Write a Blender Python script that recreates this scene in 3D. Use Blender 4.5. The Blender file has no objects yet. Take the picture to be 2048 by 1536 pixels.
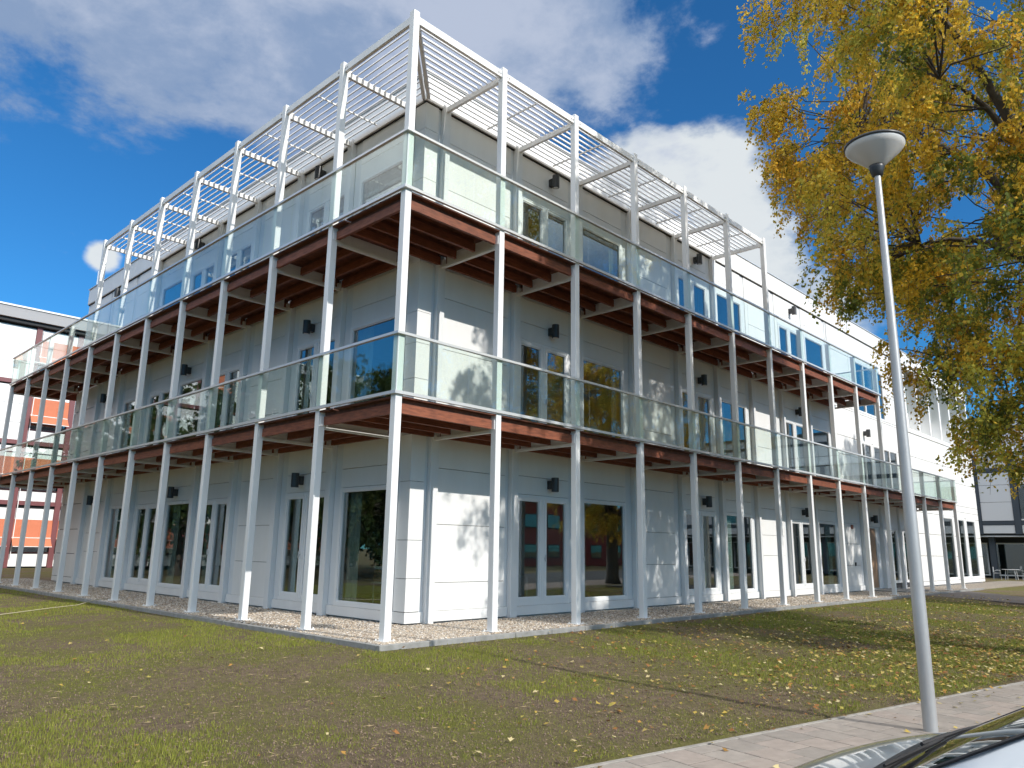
import bpy, math, random
import numpy as np
from mathutils import Vector, Matrix

random.seed(7)
RNG = np.random.default_rng(11)
SC = bpy.context.scene
COL = SC.collection

# ---------------------------------------------------------------- camera
cam_d = bpy.data.cameras.new("camera")
cam = bpy.data.objects.new("camera", cam_d)
COL.objects.link(cam)
R_ = Vector((0.69187, -0.72187, 0.014901))
U_ = Vector((-0.164797, -0.137787, 0.976656))
F_ = Vector((0.702966, 0.678173, 0.214293))
CAM = Vector((-7.7263, -10.1737, 1.4105))
cam.matrix_world = Matrix(((R_.x, U_.x, -F_.x, CAM.x), (R_.y, U_.y, -F_.y, CAM.y), (R_.z, U_.z, -F_.z, CAM.z), (0, 0, 0, 1)))
cam_d.sensor_width = 36.0
cam_d.lens = 26.66
cam_d.clip_start = 0.05
cam_d.clip_end = 6000
SC.camera = cam

# ---------------------------------------------------------------- light
SUN_EL = math.radians(31.0)
SUN_DX = -0.06                                   # sideways drift of the shadows per metre of depth
W = bpy.data.worlds.new("World")
SC.world = W
W.use_nodes = True
sun_d = bpy.data.lights.new("sun", 'SUN')
sun_d.energy = 2.7
sun_d.angle = math.radians(0.53)
sun_d.color = (1.0, 0.955, 0.89)
sun = bpy.data.objects.new("sun", sun_d)
COL.objects.link(sun)
_d = Vector((SUN_DX, 1.0, 0)).normalized() * math.cos(SUN_EL)
_d.z = -math.sin(SUN_EL)
sun.rotation_euler = _d.to_track_quat('-Z', 'Y').to_euler()
sun.location = (0, -60, 40)
SC.view_settings.view_transform = 'Standard'
SC.view_settings.look = 'None'
SC.view_settings.gamma = 1.0
SC.view_settings.exposure = 0.66
SC.view_settings.use_curve_mapping = False
SC.render.engine = 'CYCLES'
SC.cycles.use_denoising = True
SC.cycles.use_adaptive_sampling = True
SC.cycles.adaptive_threshold = 0.02
SC.cycles.max_bounces = 8
SC.cycles.transparent_max_bounces = 16
SC.cycles.glossy_bounces = 4
SC.cycles.diffuse_bounces = 5
SC.cycles.caustics_reflective = False
SC.cycles.caustics_refractive = False
SC.cycles.sample_clamp_indirect = 6.0


def build_world():
    nt = W.node_tree
    nt.nodes.clear()
    N, L = nt.nodes.new, nt.links.new
    out = N("ShaderNodeOutputWorld")
    bg = N("ShaderNodeBackground")
    bg.inputs[1].default_value = 0.14
    sky = N("ShaderNodeTexSky")
    sky.sky_type = 'NISHITA'
    sky.sun_disc = False
    sky.sun_elevation = SUN_EL
    sky.sun_rotation = math.pi
    sky.altitude = 0
    sky.air_density = 1.0
    sky.dust_density = 0.25
    sky.ozone_density = 2.0
    tc = N("ShaderNodeTexCoord")
    nrm = N("ShaderNodeVectorMath"); nrm.operation = 'NORMALIZE'
    L(tc.outputs['Generated'], nrm.inputs[0])
    D = nrm.outputs[0]

    def math_(op, a, b=None, c=None):
        m = N("ShaderNodeMath"); m.operation = op
        for i, v in enumerate((a, b, c)):
            if v is None:
                continue
            if isinstance(v, (int, float)):
                m.inputs[i].default_value = v
            else:
                L(v, m.inputs[i])
        return m.outputs[0]

    nz = N("ShaderNodeTexNoise")
    nz.inputs['Scale'].default_value = 4.2
    nz.inputs['Detail'].default_value = 9
    nz.inputs['Roughness'].default_value = 0.60
    nz.inputs['Distortion'].default_value = 0.15
    mp = N("ShaderNodeMapping"); mp.inputs['Scale'].default_value = (1, 1, 1.7); L(D, mp.inputs[0]); L(mp.outputs[0], nz.inputs['Vector'])
    f = nz.outputs[0]

    def blobs(lst):
        acc = None
        for (v, deg) in lst:
            dt = N("ShaderNodeVectorMath"); dt.operation = 'DISTANCE'
            L(D, dt.inputs[0]); dt.inputs[1].default_value = Vector(v).normalized()
            r = math_('MULTIPLY_ADD', dt.outputs['Value'], -1.0 / math.radians(deg), 1.0)
            acc = r if acc is None else math_('MAXIMUM', acc, r)
        return acc

    def smooth(x, a, b):
        mr = N("ShaderNodeMapRange"); mr.interpolation_type = 'SMOOTHSTEP'
        L(x, mr.inputs[0]); mr.inputs[1].default_value = a; mr.inputs[2].default_value = b
        return mr.outputs[0]
    # broad grey bank overhead, bright cumulus low behind the roof, added fill clouds high up outside the view
    bank = blobs([((0.10, 0.84, 0.53), 11), ((0.25, 0.80, 0.55), 12), ((0.40, 0.735, 0.56), 14), ((0.536, 0.60, 0.606), 12), ((0.62, 0.50, 0.62), 10), ((0.35, 0.65, 0.68), 22)])
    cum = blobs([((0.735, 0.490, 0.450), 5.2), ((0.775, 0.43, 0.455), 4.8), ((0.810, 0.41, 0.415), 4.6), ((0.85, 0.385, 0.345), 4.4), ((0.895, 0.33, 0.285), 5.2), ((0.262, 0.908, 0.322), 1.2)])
    fa = math_('MULTIPLY_ADD', f, 3.0, bank)
    ma = math_('MULTIPLY', smooth(fa, 1.62, 2.05), 0.94)
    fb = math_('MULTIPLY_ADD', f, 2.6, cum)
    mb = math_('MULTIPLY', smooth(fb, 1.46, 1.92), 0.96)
    def mixc(fac, a, b):
        m = N("ShaderNodeMix"); m.data_type = 'RGBA'
        L(fac, m.inputs[0])
        for sock, v in ((m.inputs[6], a), (m.inputs[7], b)):
            if isinstance(v, tuple):
                sock.default_value = v
            else:
                L(v, sock)
        return m.outputs[2]
    sep = N("ShaderNodeSeparateXYZ"); L(D, sep.inputs[0])
    up = smooth(sep.outputs[2], 0.33, 0.52)
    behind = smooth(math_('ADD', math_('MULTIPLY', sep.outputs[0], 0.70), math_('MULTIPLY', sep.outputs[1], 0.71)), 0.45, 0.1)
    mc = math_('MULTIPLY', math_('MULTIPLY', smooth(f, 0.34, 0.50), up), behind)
    cc = mixc(smooth(f, 0.46, 0.62), (8.3, 8.2, 8.0, 1), (11.8, 11.5, 11.0, 1))     # unseen clouds, added and brightened to lift the shaded walls

    ca = mixc(smooth(f, 0.42, 0.62), (1.2, 1.65, 2.5, 1), (2.3, 2.6, 3.25, 1))
    cb = mixc(smooth(f, 0.40, 0.58), (2.35, 2.7, 3.1, 1), (3.5, 3.7, 3.8, 1))
    # the sky of the photograph reads deeper and more saturated than the model's
    grade = N("ShaderNodeMix"); grade.data_type = 'RGBA'; grade.blend_type = 'MULTIPLY'; grade.inputs[0].default_value = 1.0
    grade.inputs[7].default_value = (0.125, 0.42, 0.655, 1)
    L(sky.outputs[0], grade.inputs[6])
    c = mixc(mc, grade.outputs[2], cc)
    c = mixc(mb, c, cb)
    c = mixc(ma, c, ca)
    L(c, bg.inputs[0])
    L(bg.outputs[0], out.inputs[0])


build_world()

# ---------------------------------------------------------------- materials
MATS = {}


def mat(name, color, rough=0.5, metal=0.0, var=0.0, vscale=3.0, bump=0.0, bscale=60.0, color2=None, spec=0.5, coat=0.0, stretch=None, detail=6, objrand=0.0):
    if name in MATS:
        return MATS[name]
    m = bpy.data.materials.new(name)
    m.use_nodes = True
    nt = m.node_tree
    b = nt.nodes["Principled BSDF"]
    b.inputs['Roughness'].default_value = rough
    b.inputs['Metallic'].default_value = metal
    b.inputs['Specular IOR Level'].default_value = spec
    b.inputs['Coat Weight'].default_value = coat
    b.inputs['Base Color'].default_value = (*color, 1)
    N, L = nt.nodes.new, nt.links.new
    geo = N("ShaderNodeNewGeometry")
    mp = N("ShaderNodeMapping")
    if stretch:
        mp.inputs['Scale'].default_value = stretch
    L(geo.outputs['Position'], mp.inputs[0])
    if var > 0 or color2:
        n = N("ShaderNodeTexNoise"); n.inputs['Scale'].default_value = vscale; n.inputs['Detail'].default_value = detail
        n.inputs['Roughness'].default_value = 0.6
        L(mp.outputs[0], n.inputs['Vector'])
        ramp = N("ShaderNodeMapRange"); ramp.inputs[1].default_value = 0.33; ramp.inputs[2].default_value = 0.67
        L(n.outputs[0], ramp.inputs[0])
        mx = N("ShaderNodeMix"); mx.data_type = 'RGBA'
        c2 = color2 if color2 else tuple(c * (1 - var) for c in color)
        mx.inputs[6].default_value = (*color, 1); mx.inputs[7].default_value = (*c2, 1)
        L(ramp.outputs[0], mx.inputs[0]); L(mx.outputs[2], b.inputs['Base Color'])
        r2 = N("ShaderNodeMapRange"); r2.inputs[3].default_value = max(0.02, rough - 0.08); r2.inputs[4].default_value = min(1, rough + 0.08)
        L(n.outputs[0], r2.inputs[0]); L(r2.outputs[0], b.inputs['Roughness'])
    if objrand:
        oi = N("ShaderNodeObjectInfo")
        rr = N("ShaderNodeMapRange"); rr.inputs[3].default_value = 1.0 - objrand; rr.inputs[4].default_value = 1.0
        L(oi.outputs['Random'], rr.inputs[0])
        hv = N("ShaderNodeHueSaturation")
        src = b.inputs['Base Color'].links[0].from_socket if b.inputs['Base Color'].links else None
        if src: L(src, hv.inputs['Color'])
        else: hv.inputs['Color'].default_value = (*color, 1)
        L(rr.outputs[0], hv.inputs['Value']); L(hv.outputs[0], b.inputs['Base Color'])
    if bump > 0:
        n = N("ShaderNodeTexNoise"); n.inputs['Scale'].default_value = bscale; n.inputs['Detail'].default_value = 5
        L(mp.outputs[0], n.inputs['Vector'])
        bp = N("ShaderNodeBump"); bp.inputs['Strength'].default_value = bump; bp.inputs['Distance'].default_value = 0.02
        L(n.outputs[0], bp.inputs['Height']); L(bp.outputs[0], b.inputs['Normal'])
    MATS[name] = m
    return m


def glass_mat(name, tint, base, edge, wav=0.0, rough=0.0):
    m = bpy.data.materials.new(name)
    m.use_nodes = True
    nt = m.node_tree
    nt.nodes.clear()
    N, L = nt.nodes.new, nt.links.new
    out = N("ShaderNodeOutputMaterial"); mix = N("ShaderNodeMixShader")
    tr = N("ShaderNodeBsdfTransparent"); tr.inputs[0].default_value = (*tint, 1)
    gl = N("ShaderNodeBsdfGlossy"); gl.inputs[0].default_value = (0.95, 0.98, 1.0, 1); gl.inputs['Roughness'].default_value = rough
    fr = N("ShaderNodeLayerWeight"); fr.inputs[0].default_value = 0.5
    pw_ = N("ShaderNodeMath"); pw_.operation = 'POWER'; L(fr.outputs['Facing'], pw_.inputs[0]); pw_.inputs[1].default_value = 5.0
    mr = N("ShaderNodeMapRange"); mr.inputs[3].default_value = base; mr.inputs[4].default_value = edge
    L(pw_.outputs[0], mr.inputs[0]); L(mr.outputs[0], mix.inputs[0])
    L(tr.outputs[0], mix.inputs[1]); L(gl.outputs[0], mix.inputs[2]); L(mix.outputs[0], out.inputs[0])
    if wav:
        geo = N("ShaderNodeNewGeometry")
        n = N("ShaderNodeTexNoise"); n.inputs['Scale'].default_value = 1.3; n.inputs['Detail'].default_value = 1
        L(geo.outputs['Position'], n.inputs['Vector'])
        bp = N("ShaderNodeBump"); bp.inputs['Strength'].default_value = wav; bp.inputs['Distance'].default_value = 0.02
        L(n.outputs[0], bp.inputs['Height']); L(bp.outputs[0], gl.inputs['Normal'])
    MATS[name] = m
    return m


def leaf_mat(name, trans=0.35, attr="Col"):
    m = bpy.data.materials.new(name)
    m.use_nodes = True
    nt = m.node_tree
    nt.nodes.clear()
    N, L = nt.nodes.new, nt.links.new
    out = N("ShaderNodeOutputMaterial"); mix = N("ShaderNodeMixShader"); mix.inputs[0].default_value = trans
    at = N("ShaderNodeVertexColor"); at.layer_name = attr
    d = N("ShaderNodeBsdfPrincipled"); d.inputs['Roughness'].default_value = 0.55; d.inputs['Specular IOR Level'].default_value = 0.3
    t = N("ShaderNodeBsdfTranslucent")
    L(at.outputs[0], d.inputs['Base Color']); L(at.outputs[0], t.inputs[0])
    L(d.outputs[0], mix.inputs[1]); L(t.outputs[0], mix.inputs[2]); L(mix.outputs[0], out.inputs[0])
    MATS[name] = m
    return m


PANEL = mat("white_cladding", (0.81, 0.81, 0.795), 0.42, color2=(0.76, 0.755, 0.735), vscale=1.6, bump=0.02, bscale=14, stretch=(1, 1, .22), objrand=0.035)
STEEL = mat("white_coated_steel", (0.79, 0.795, 0.79), 0.38, color2=(0.70, 0.705, 0.70), vscale=2.5, stretch=(1, 1, .2))
TRIM = mat("pale_grey_trim", (0.70, 0.72, 0.73), 0.45, var=0.04, vscale=2.0)
FRAME = mat("white_window_frame", (0.78, 0.79, 0.79), 0.3, var=0.03, vscale=4)
JOINT = mat("dark_joint_backing", (0.03, 0.032, 0.035), 0.8)
RAIL = mat("brushed_aluminium", (0.66, 0.68, 0.69), 0.32, metal=0.35, var=0.06, vscale=5)
WOOD = mat("red_brown_hardwood", (0.30, 0.092, 0.042), 0.6, color2=(0.15, 0.044, 0.022), vscale=4.0, bump=0.25, bscale=30, stretch=(1, 1, 6), objrand=0.25)
BOARD = mat("deck_hardwood", (0.19, 0.065, 0.034), 0.65, color2=(0.10, 0.034, 0.02), vscale=7.0, bump=0.2, bscale=40, objrand=0.35)
LAMPBLK = mat("dark_lamp_housing", (0.035, 0.036, 0.038), 0.4)
LENS = mat("frosted_lamp_lens", (0.75, 0.75, 0.72), 0.3)
INTW = mat("interior_wall", (0.60, 0.59, 0.56), 0.8)
INTD = mat("interior_floor", (0.20, 0.19, 0.18), 0.5)
CURT = mat("grey_green_curtain", (0.40, 0.45, 0.42), 0.85)
BLIND = mat("pale_roller_blind", (0.62, 0.65, 0.68), 0.8)
DOORW = mat("tan_timber_door", (0.40, 0.25, 0.15), 0.5, color2=(0.32, 0.19, 0.11), vscale=5, stretch=(4, 4, .5))
CONC = mat("grey_concrete_kerb", (0.30, 0.30, 0.29), 0.85, color2=(0.21, 0.21, 0.20), vscale=6, bump=0.3, bscale=90)
GLASSB = glass_mat("balustrade_glass", (0.93, 0.98, 0.955), 0.05, 0.8, wav=0.02)
GLASSW = glass_mat("window_glass", (0.74, 0.80, 0.78), 0.16, 1.0, wav=0.035)
BOLT = mat("bolt_steel", (0.35, 0.36, 0.37), 0.4, metal=0.8)

# ---------------------------------------------------------------- mesh helpers
_cache = {}


def link(name, mesh, parent=None, loc=(0, 0, 0)):
    o = bpy.data.objects.new(name, mesh)
    COL.objects.link(o)
    o.location = loc
    if parent:
        o.parent = parent
    return o


def tag(o, label=None, cat=None, group=None, kind=None):
    if label: o["label"] = label
    if cat: o["category"] = cat
    if group: o["group"] = group
    if kind: o["kind"] = kind
    return o


def empty(name, loc=(0, 0, 0), rz=0.0):
    o = bpy.data.objects.new(name, None)
    COL.objects.link(o)
    o.location = loc
    o.rotation_euler = (0, 0, rz)
    o.empty_display_size = 0.2
    return o


class MB:
    def __init__(self):
        self.v, self.f, self.m = [], [], []

    def box(self, lo, hi, mi=0):
        x0, y0, z0 = lo; x1, y1, z1 = hi
        b = len(self.v)
        self.v += [(x0, y0, z0), (x1, y0, z0), (x1, y1, z0), (x0, y1, z0), (x0, y0, z1), (x1, y0, z1), (x1, y1, z1), (x0, y1, z1)]
        for q in ((0, 3, 2, 1), (4, 5, 6, 7), (0, 1, 5, 4), (1, 2, 6, 5), (2, 3, 7, 6), (3, 0, 4, 7)):
            self.f.append(tuple(b + i for i in q)); self.m.append(mi)
        return self

    def obox(self, c, ax, ay, az, mi=0):
        """oriented box: centre and three half-axis vectors"""
        c, ax, ay, az = Vector(c), Vector(ax), Vector(ay), Vector(az)
        b = len(self.v)
        for sz in (-1, 1):
            for sx, sy in ((-1, -1), (1, -1), (1, 1), (-1, 1)):
                self.v.append(tuple(c + ax * sx + ay * sy + az * sz))
        for q in ((0, 3, 2, 1), (4, 5, 6, 7), (0, 1, 5, 4), (1, 2, 6, 5), (2, 3, 7, 6), (3, 0, 4, 7)):
            self.f.append(tuple(b + i for i in q)); self.m.append(mi)
        return self

    def tube(self, pts, rad, n=6, mi=0, cap=True):
        pts = [Vector(p) for p in pts]
        rings = []
        up = Vector((0.13, 0.31, 0.94))
        for i, p in enumerate(pts):
            t = (pts[min(i + 1, len(pts) - 1)] - pts[max(i - 1, 0)]).normalized()
            a = t.cross(up)
            if a.length < 1e-3:
                a = t.cross(Vector((1, 0, 0)))
            a.normalize(); c = t.cross(a)
            r = rad[i] if isinstance(rad, (list, tuple)) else rad
            b = len(self.v)
            for k in range(n):
                an = 2 * math.pi * k / n
                self.v.append(tuple(p + a * (r * math.cos(an)) + c * (r * math.sin(an))))
            rings.append(b)
        for i in range(len(rings) - 1):
            for k in range(n):
                k2 = (k + 1) % n
                self.f.append((rings[i] + k, rings[i + 1] + k, rings[i + 1] + k2, rings[i] + k2)); self.m.append(mi)
        if cap:
            self.f.append(tuple(rings[0] + k for k in range(n))); self.m.append(mi)
            self.f.append(tuple(rings[-1] + n - 1 - k for k in range(n))); self.m.append(mi)
        return self

    def lathe(self, prof, n=24, c=(0, 0, 0), mi=0):
        b = len(self.v)
        for (r, z) in prof:
            for k in range(n):
                an = 2 * math.pi * k / n
                self.v.append((c[0] + r * math.cos(an), c[1] + r * math.sin(an), c[2] + z))
        for i in range(len(prof) - 1):
            for k in range(n):
                k2 = (k + 1) % n
                self.f.append((b + i * n + k, b + i * n + k2, b + (i + 1) * n + k2, b + (i + 1) * n + k)); self.m.append(mi)
        return self

    def mesh(self, name, *mats, smooth=False):
        me = bpy.data.meshes.new(name)
        me.from_pydata(self.v, [], self.f)
        for m in mats:
            me.materials.append(m)
        if len(mats) > 1:
            me.polygons.foreach_set("material_index", self.m)
        if smooth:
            me.polygons.foreach_set("use_smooth", [True] * len(self.f))
        me.update()
        return me

    def build(self, name, parent, *mats, smooth=False):
        return link(name, self.mesh(name, *mats, smooth=smooth), parent)


def bevel_box_mesh(sx, sy, sz, bev, m):
    key = (round(sx, 4), round(sy, 4), round(sz, 4), bev, m.name)
    if key in _cache:
        return _cache[key]
    x, y, z = sx / 2, sy / 2, sz / 2
    mb = MB()
    if bev <= 0:
        mb.box((-x, -y, -z), (x, y, z))
    else:
        b = min(bev, x * .45, y * .45, z * .45)
        v = mb.v
        idx = {}
        for i, s in enumerate([(a, c, d) for a in (-1, 1) for c in (-1, 1) for d in (-1, 1)]):
            for k in range(3):
                p = [s[0] * (x - b), s[1] * (y - b), s[2] * (z - b)]
                p[k] = s[k] * (x, y, z)[k]
                idx[(s, k)] = len(v)
                v.append(tuple(p))
        F = []
        for k in range(3):
            o = [j for j in range(3) if j != k]
            for sg in (-1, 1):
                q = []
                for (a, c) in ((-1, -1), (1, -1), (1, 1), (-1, 1)):
                    s = [0, 0, 0]; s[k] = sg; s[o[0]] = a; s[o[1]] = c
                    q.append(idx[(tuple(s), k)])
                F.append(q)
        for k in range(3):
            o = [j for j in range(3) if j != k]
            for a in (-1, 1):
                for c in (-1, 1):
                    s0 = [0, 0, 0]; s1 = [0, 0, 0]
                    s0[k], s1[k] = -1, 1
                    for s in (s0, s1):
                        s[o[0]] = a; s[o[1]] = c
                    F.append([idx[(tuple(s0), o[0])], idx[(tuple(s1), o[0])], idx[(tuple(s1), o[1])], idx[(tuple(s0), o[1])]])
        for s in [(a, c, d) for a in (-1, 1) for c in (-1, 1) for d in (-1, 1)]:
            F.append([idx[(s, 0)], idx[(s, 1)], idx[(s, 2)]])
        # orient outwards
        for q in F:
            ps = [Vector(v[i]) for i in q]
            n = (ps[1] - ps[0]).cross(ps[2] - ps[0])
            if n.dot(sum(ps, Vector())) < 0:
                q.reverse()
            mb.f.append(tuple(q)); mb.m.append(0)
    me = mb.mesh("box", m)
    _cache[key] = me
    return me


def pane_in(w, lo, hi):
    """glass child of a box-shaped part whose origin is its own centre"""
    return B("pane", w, GLASSW, tuple(a - b for a, b in zip(lo, w.location)), tuple(a - b for a, b in zip(hi, w.location)))


def B(name, parent, m, lo, hi, bev=0.0):
    me = bevel_box_mesh(hi[0] - lo[0], hi[1] - lo[1], hi[2] - lo[2], bev, m)
    o = link(name, me, parent, tuple((a + b) / 2 for a, b in zip(lo, hi)))
    return o


class Facade:
    """u runs along the facade, d inwards from the post line"""
    def __init__(self, s, swap):
        self.s, self.swap = s, swap

    def P(self, u, d, z):
        return (d, u, z) if self.swap else (u, d, z)

    def box(self, name, parent, m, u0, u1, d0, d1, z0, z1, bev=0.0):
        return B(name, parent, m, self.P(u0, d0, z0), self.P(u1, d1, z1), bev)

    def add(self, mb, u0, u1, d0, d1, z0, z1, mi=0):
        mb.box(self.P(u0, d0, z0), self.P(u1, d1, z1), mi)


FR = Facade(2.4, False)
FL = Facade(2.342, True)

# ---------------------------------------------------------------- ground
def smooth01(t):
    t = np.clip(t, 0, 1)
    return t * t * (3 - 2 * t)


PE0 = np.array((-1.0, -6.25)); PDIR = np.array((6.63, -1.28)); PDIR = PDIR / np.linalg.norm(PDIR)
PN = np.array((PDIR[1], -PDIR[0]))                # points away from the building
PN = PN if PN[1] < 0 else -PN


def ground_h(x, y):
    dx = np.maximum(-0.35 - x, 0); dy = np.maximum(-0.35 - y, 0)
    dist = np.hypot(dx, dy)
    h = -0.115 - 0.175 * smooth01(dist / 6.0)
    h = h + 0.014 * np.sin(x * 1.7 + y * 0.9) * np.sin(y * 1.3 - x * 0.4) * smooth01((dist - 0.3) / 1.5)
    p = (x - PE0[0]) * PN[0] + (y - PE0[1]) * PN[1]
    h = np.where(p > -0.02, -0.36, h)
    inside = (x > -0.2) & (y > -0.2) & (x < 46) & (y < 25.9)
    return np.where(inside, -0.16, h)


def build_ground():
    fine = np.arange(-14, 20.01, 0.25)
    far = np.array([25, 32, 40, 50, 65, 90, 140, 260, 600, 1500.0])
    gx = np.concatenate([-far[::-1] + 5, fine, far[0:] + 0.0])
    gy = gx.copy()
    # extra lines so that the pavement edge is crisp enough
    X, Y = np.meshgrid(gx, gy, indexing='ij')
    Z = ground_h(X, Y)
    n, m_ = X.shape
    v = np.stack([X.ravel(), Y.ravel(), Z.ravel()], 1)
    idx = np.arange(n * m_).reshape(n, m_)
    f = np.stack([idx[:-1, :-1].ravel(), idx[1:, :-1].ravel(), idx[1:, 1:].ravel(), idx[:-1, 1:].ravel()], 1)
    me = bpy.data.meshes.new("lawn")
    me.from_pydata(v.tolist(), [], f.tolist())
    me.polygons.foreach_set("use_smooth", [True] * len(f))
    # soil with thin grass
    m = bpy.data.materials.new("seeded_soil"); m.use_nodes = True
    nt = m.node_tree; b = nt.nodes["Principled BSDF"]; N, L = nt.nodes.new, nt.links.new
    b.inputs['Roughness'].default_value = 0.95; b.inputs['Specular IOR Level'].default_value = 0.15
    geo = N("ShaderNodeNewGeometry")

    def nz(scale, detail=6, rough=0.6):
        k = N("ShaderNodeTexNoise"); k.inputs['Scale'].default_value = scale; k.inputs['Detail'].default_value = detail; k.inputs['Roughness'].default_value = rough
        L(geo.outputs['Position'], k.inputs['Vector']); return k.outputs[0]

    def rng(x, a, c):
        r = N("ShaderNodeMapRange"); L(x, r.inputs[0]); r.inputs[1].default_value = a; r.inputs[2].default_value = c; return r.outputs[0]

    def mx(fac, a, c):
        q = N("ShaderNodeMix"); q.data_type = 'RGBA'; L(fac, q.inputs[0])
        for s, val in ((q.inputs[6], a), (q.inputs[7], c)):
            if isinstance(val, tuple): s.default_value = val
            else: L(val, s)
        return q.outputs[2]
    soil = mx(rng(nz(9), 0.35, 0.65), (0.195, 0.148, 0.100, 1), (0.112, 0.084, 0.058, 1))
    soil = mx(rng(nz(55, 3), 0.55, 0.72), soil, (0.28, 0.22, 0.16, 1))
    green = mx(rng(nz(24), 0.35, 0.65), (0.165, 0.172, 0.034, 1), (0.105, 0.112, 0.024, 1))
    pat = rng(nz(0.55, 7, 0.65), 0.42, 0.60)
    mul = N("ShaderNodeMath"); mul.operation = 'MULTIPLY'; mul.inputs[1].default_value = 0.75; L(pat, mul.inputs[0])
    L(mx(mul.outputs[0], soil, green), b.inputs['Base Color'])
    bp = N("ShaderNodeBump"); bp.inputs['Strength'].default_value = 1.0; bp.inputs['Distance'].default_value = 0.05
    L(nz(38, 6, 0.7), bp.inputs['Height']); L(bp.outputs[0], b.inputs['Normal'])
    me.materials.append(m)
    o = link("lawn", me)
    tag(o, kind="structure")


build_ground()
GRAV_Z = -0.045


def quick_mesh(name, v, f, mats, attr=None):
    """numpy vertices (n,3) and faces (m,k)"""
    me = bpy.data.meshes.new(name)
    nv, nf, k = len(v), len(f), f.shape[1]
    me.vertices.add(nv); me.vertices.foreach_set("co", np.ascontiguousarray(v, dtype=np.float32).ravel())
    me.loops.add(nf * k); me.loops.foreach_set("vertex_index", np.ascontiguousarray(f, dtype=np.int32).ravel())
    me.polygons.add(nf); me.polygons.foreach_set("loop_start", np.arange(0, nf * k, k, dtype=np.int32))
    try:
        me.polygons.foreach_set("loop_total", np.full(nf, k, dtype=np.int32))
    except Exception:
        pass
    me.update(calc_edges=True)
    for m in mats:
        me.materials.append(m)
    if attr is not None:
        a = me.color_attributes.new("Col", 'FLOAT_COLOR', 'POINT')
        a.data.foreach_set("color", np.ascontiguousarray(attr, dtype=np.float32).ravel())
    me.validate()
    return me


def colour_noise(x, y, sc, seed=0):
    """cheap smooth value noise for placing patches"""
    r = np.random.default_rng(seed)
    g = r.random((64, 64))
    u = x * sc; w = y * sc
    i = np.floor(u).astype(int); j = np.floor(w).astype(int)
    fu = smooth01(u - i); fw = smooth01(w - j)
    a = g[i % 64, j % 64]; b = g[(i + 1) % 64, j % 64]; c = g[i % 64, (j + 1) % 64]; d = g[(i + 1) % 64, (j + 1) % 64]
    return (a * (1 - fu) + b * fu) * (1 - fw) + (c * (1 - fu) + d * fu) * fw


def lawn_ok(x, y):
    p = (x - PE0[0]) * PN[0] + (y - PE0[1]) * PN[1]
    outside = (x < -0.42) | (y < -0.42)
    return outside & (p < -0.06)


def build_gravel():
    bed = MB()
    bed.box((-0.3, -0.3, -0.15), (36.5, 2.1, GRAV_Z - 0.012)); bed.box((-0.3, 2.1, -0.15), (2.1, 28.0, GRAV_Z - 0.012))
    bed.box((36.5, -0.3, -0.15), (52.0, 2.1, GRAV_Z - 0.012))
    gm = mat("gravel_bed", (0.36, 0.31, 0.25), 0.9, color2=(0.16, 0.14, 0.12), vscale=45, bump=0.9, bscale=55)
    o = bed.build("gravel_bed", None, gm)
    tag(o, kind="structure")
    n = 90000
    x = RNG.random(n); y = RNG.random(n); pick = RNG.random(n)
    px = np.where(pick < 0.55, -0.26 + 30 * x ** 1.7, -0.26 + 2.1 * x)
    py = np.where(pick < 0.55, -0.26 + 2.1 * y, -0.26 + 26.5 * y ** 1.5)
    sz = 0.014 + 0.016 * RNG.random(n)
    octa = np.array([(1, 0, 0), (-1, 0, 0), (0, 1, 0), (0, -1, 0), (0, 0, 1), (0, 0, -1)], float)
    of = np.array([(0, 2, 4), (2, 1, 4), (1, 3, 4), (3, 0, 4), (2, 0, 5), (1, 2, 5), (3, 1, 5), (0, 3, 5)])
    jit = 0.75 + 0.6 * RNG.random((n, 6, 1))
    base = octa[None] * jit
    an = RNG.random(n) * 6.28; ca, sa = np.cos(an), np.sin(an)
    tl = (RNG.random(n) - 0.5) * 1.2; ct, st = np.cos(tl), np.sin(tl)
    bx = base[..., 0] * 1.35; by = base[..., 1]; bz = base[..., 2] * 0.75
    by2 = by * ct[:, None] - bz * st[:, None]; bz2 = by * st[:, None] + bz * ct[:, None]
    X = (bx * ca[:, None] - by2 * sa[:, None]) * sz[:, None] + px[:, None]
    Y = (bx * sa[:, None] + by2 * ca[:, None]) * sz[:, None] + py[:, None]
    Z = bz2 * sz[:, None] + GRAV_Z + 0.012 * RNG.random(n)[:, None]
    v = np.stack([X, Y, Z], -1).reshape(-1, 3)
    f = (of[None] + 6 * np.arange(n)[:, None, None]).reshape(-1, 3)
    pal = np.array([(0.62, 0.56, 0.47), (0.50, 0.42, 0.33), (0.40, 0.35, 0.29), (0.70, 0.66, 0.60), (0.30, 0.24, 0.19), (0.55, 0.44, 0.32)])
    c = pal[RNG.integers(0, 6, n)] * (0.62 + 0.45 * RNG.random((n, 1)))
    col = np.concatenate([np.repeat(c, 6, 0), np.ones((n * 6, 1))], 1)
    gs = leaf_mat("pale_gravel_stone", 0.0)
    me = quick_mesh("gravel", v, f, [gs], col)
    o = link("gravel", me); tag(o, kind="stuff")


build_gravel()


def build_kerb():
    # precast edging stones, 1 m each, round the gravel strip
    root = empty("kerb", (-0.38, -0.38, -0.15)); tag(root, kind="structure")
    k = 0
    for i in range(0, 36):
        B("kerb_stone", root, CONC, (i * 1.0 + 0.004, 0, -0.15), ((i + 1) * 1.0 - 0.004, 0.09, 0.118), 0.008)
    for j in range(0, 28):
        B("kerb_stone", root, CONC, (0, 0.094 + j * 1.0 + (0.004 if j else 0), -0.15), (0.09, 0.094 + (j + 1) * 1.0 - 0.004, 0.118), 0.008)


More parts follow.
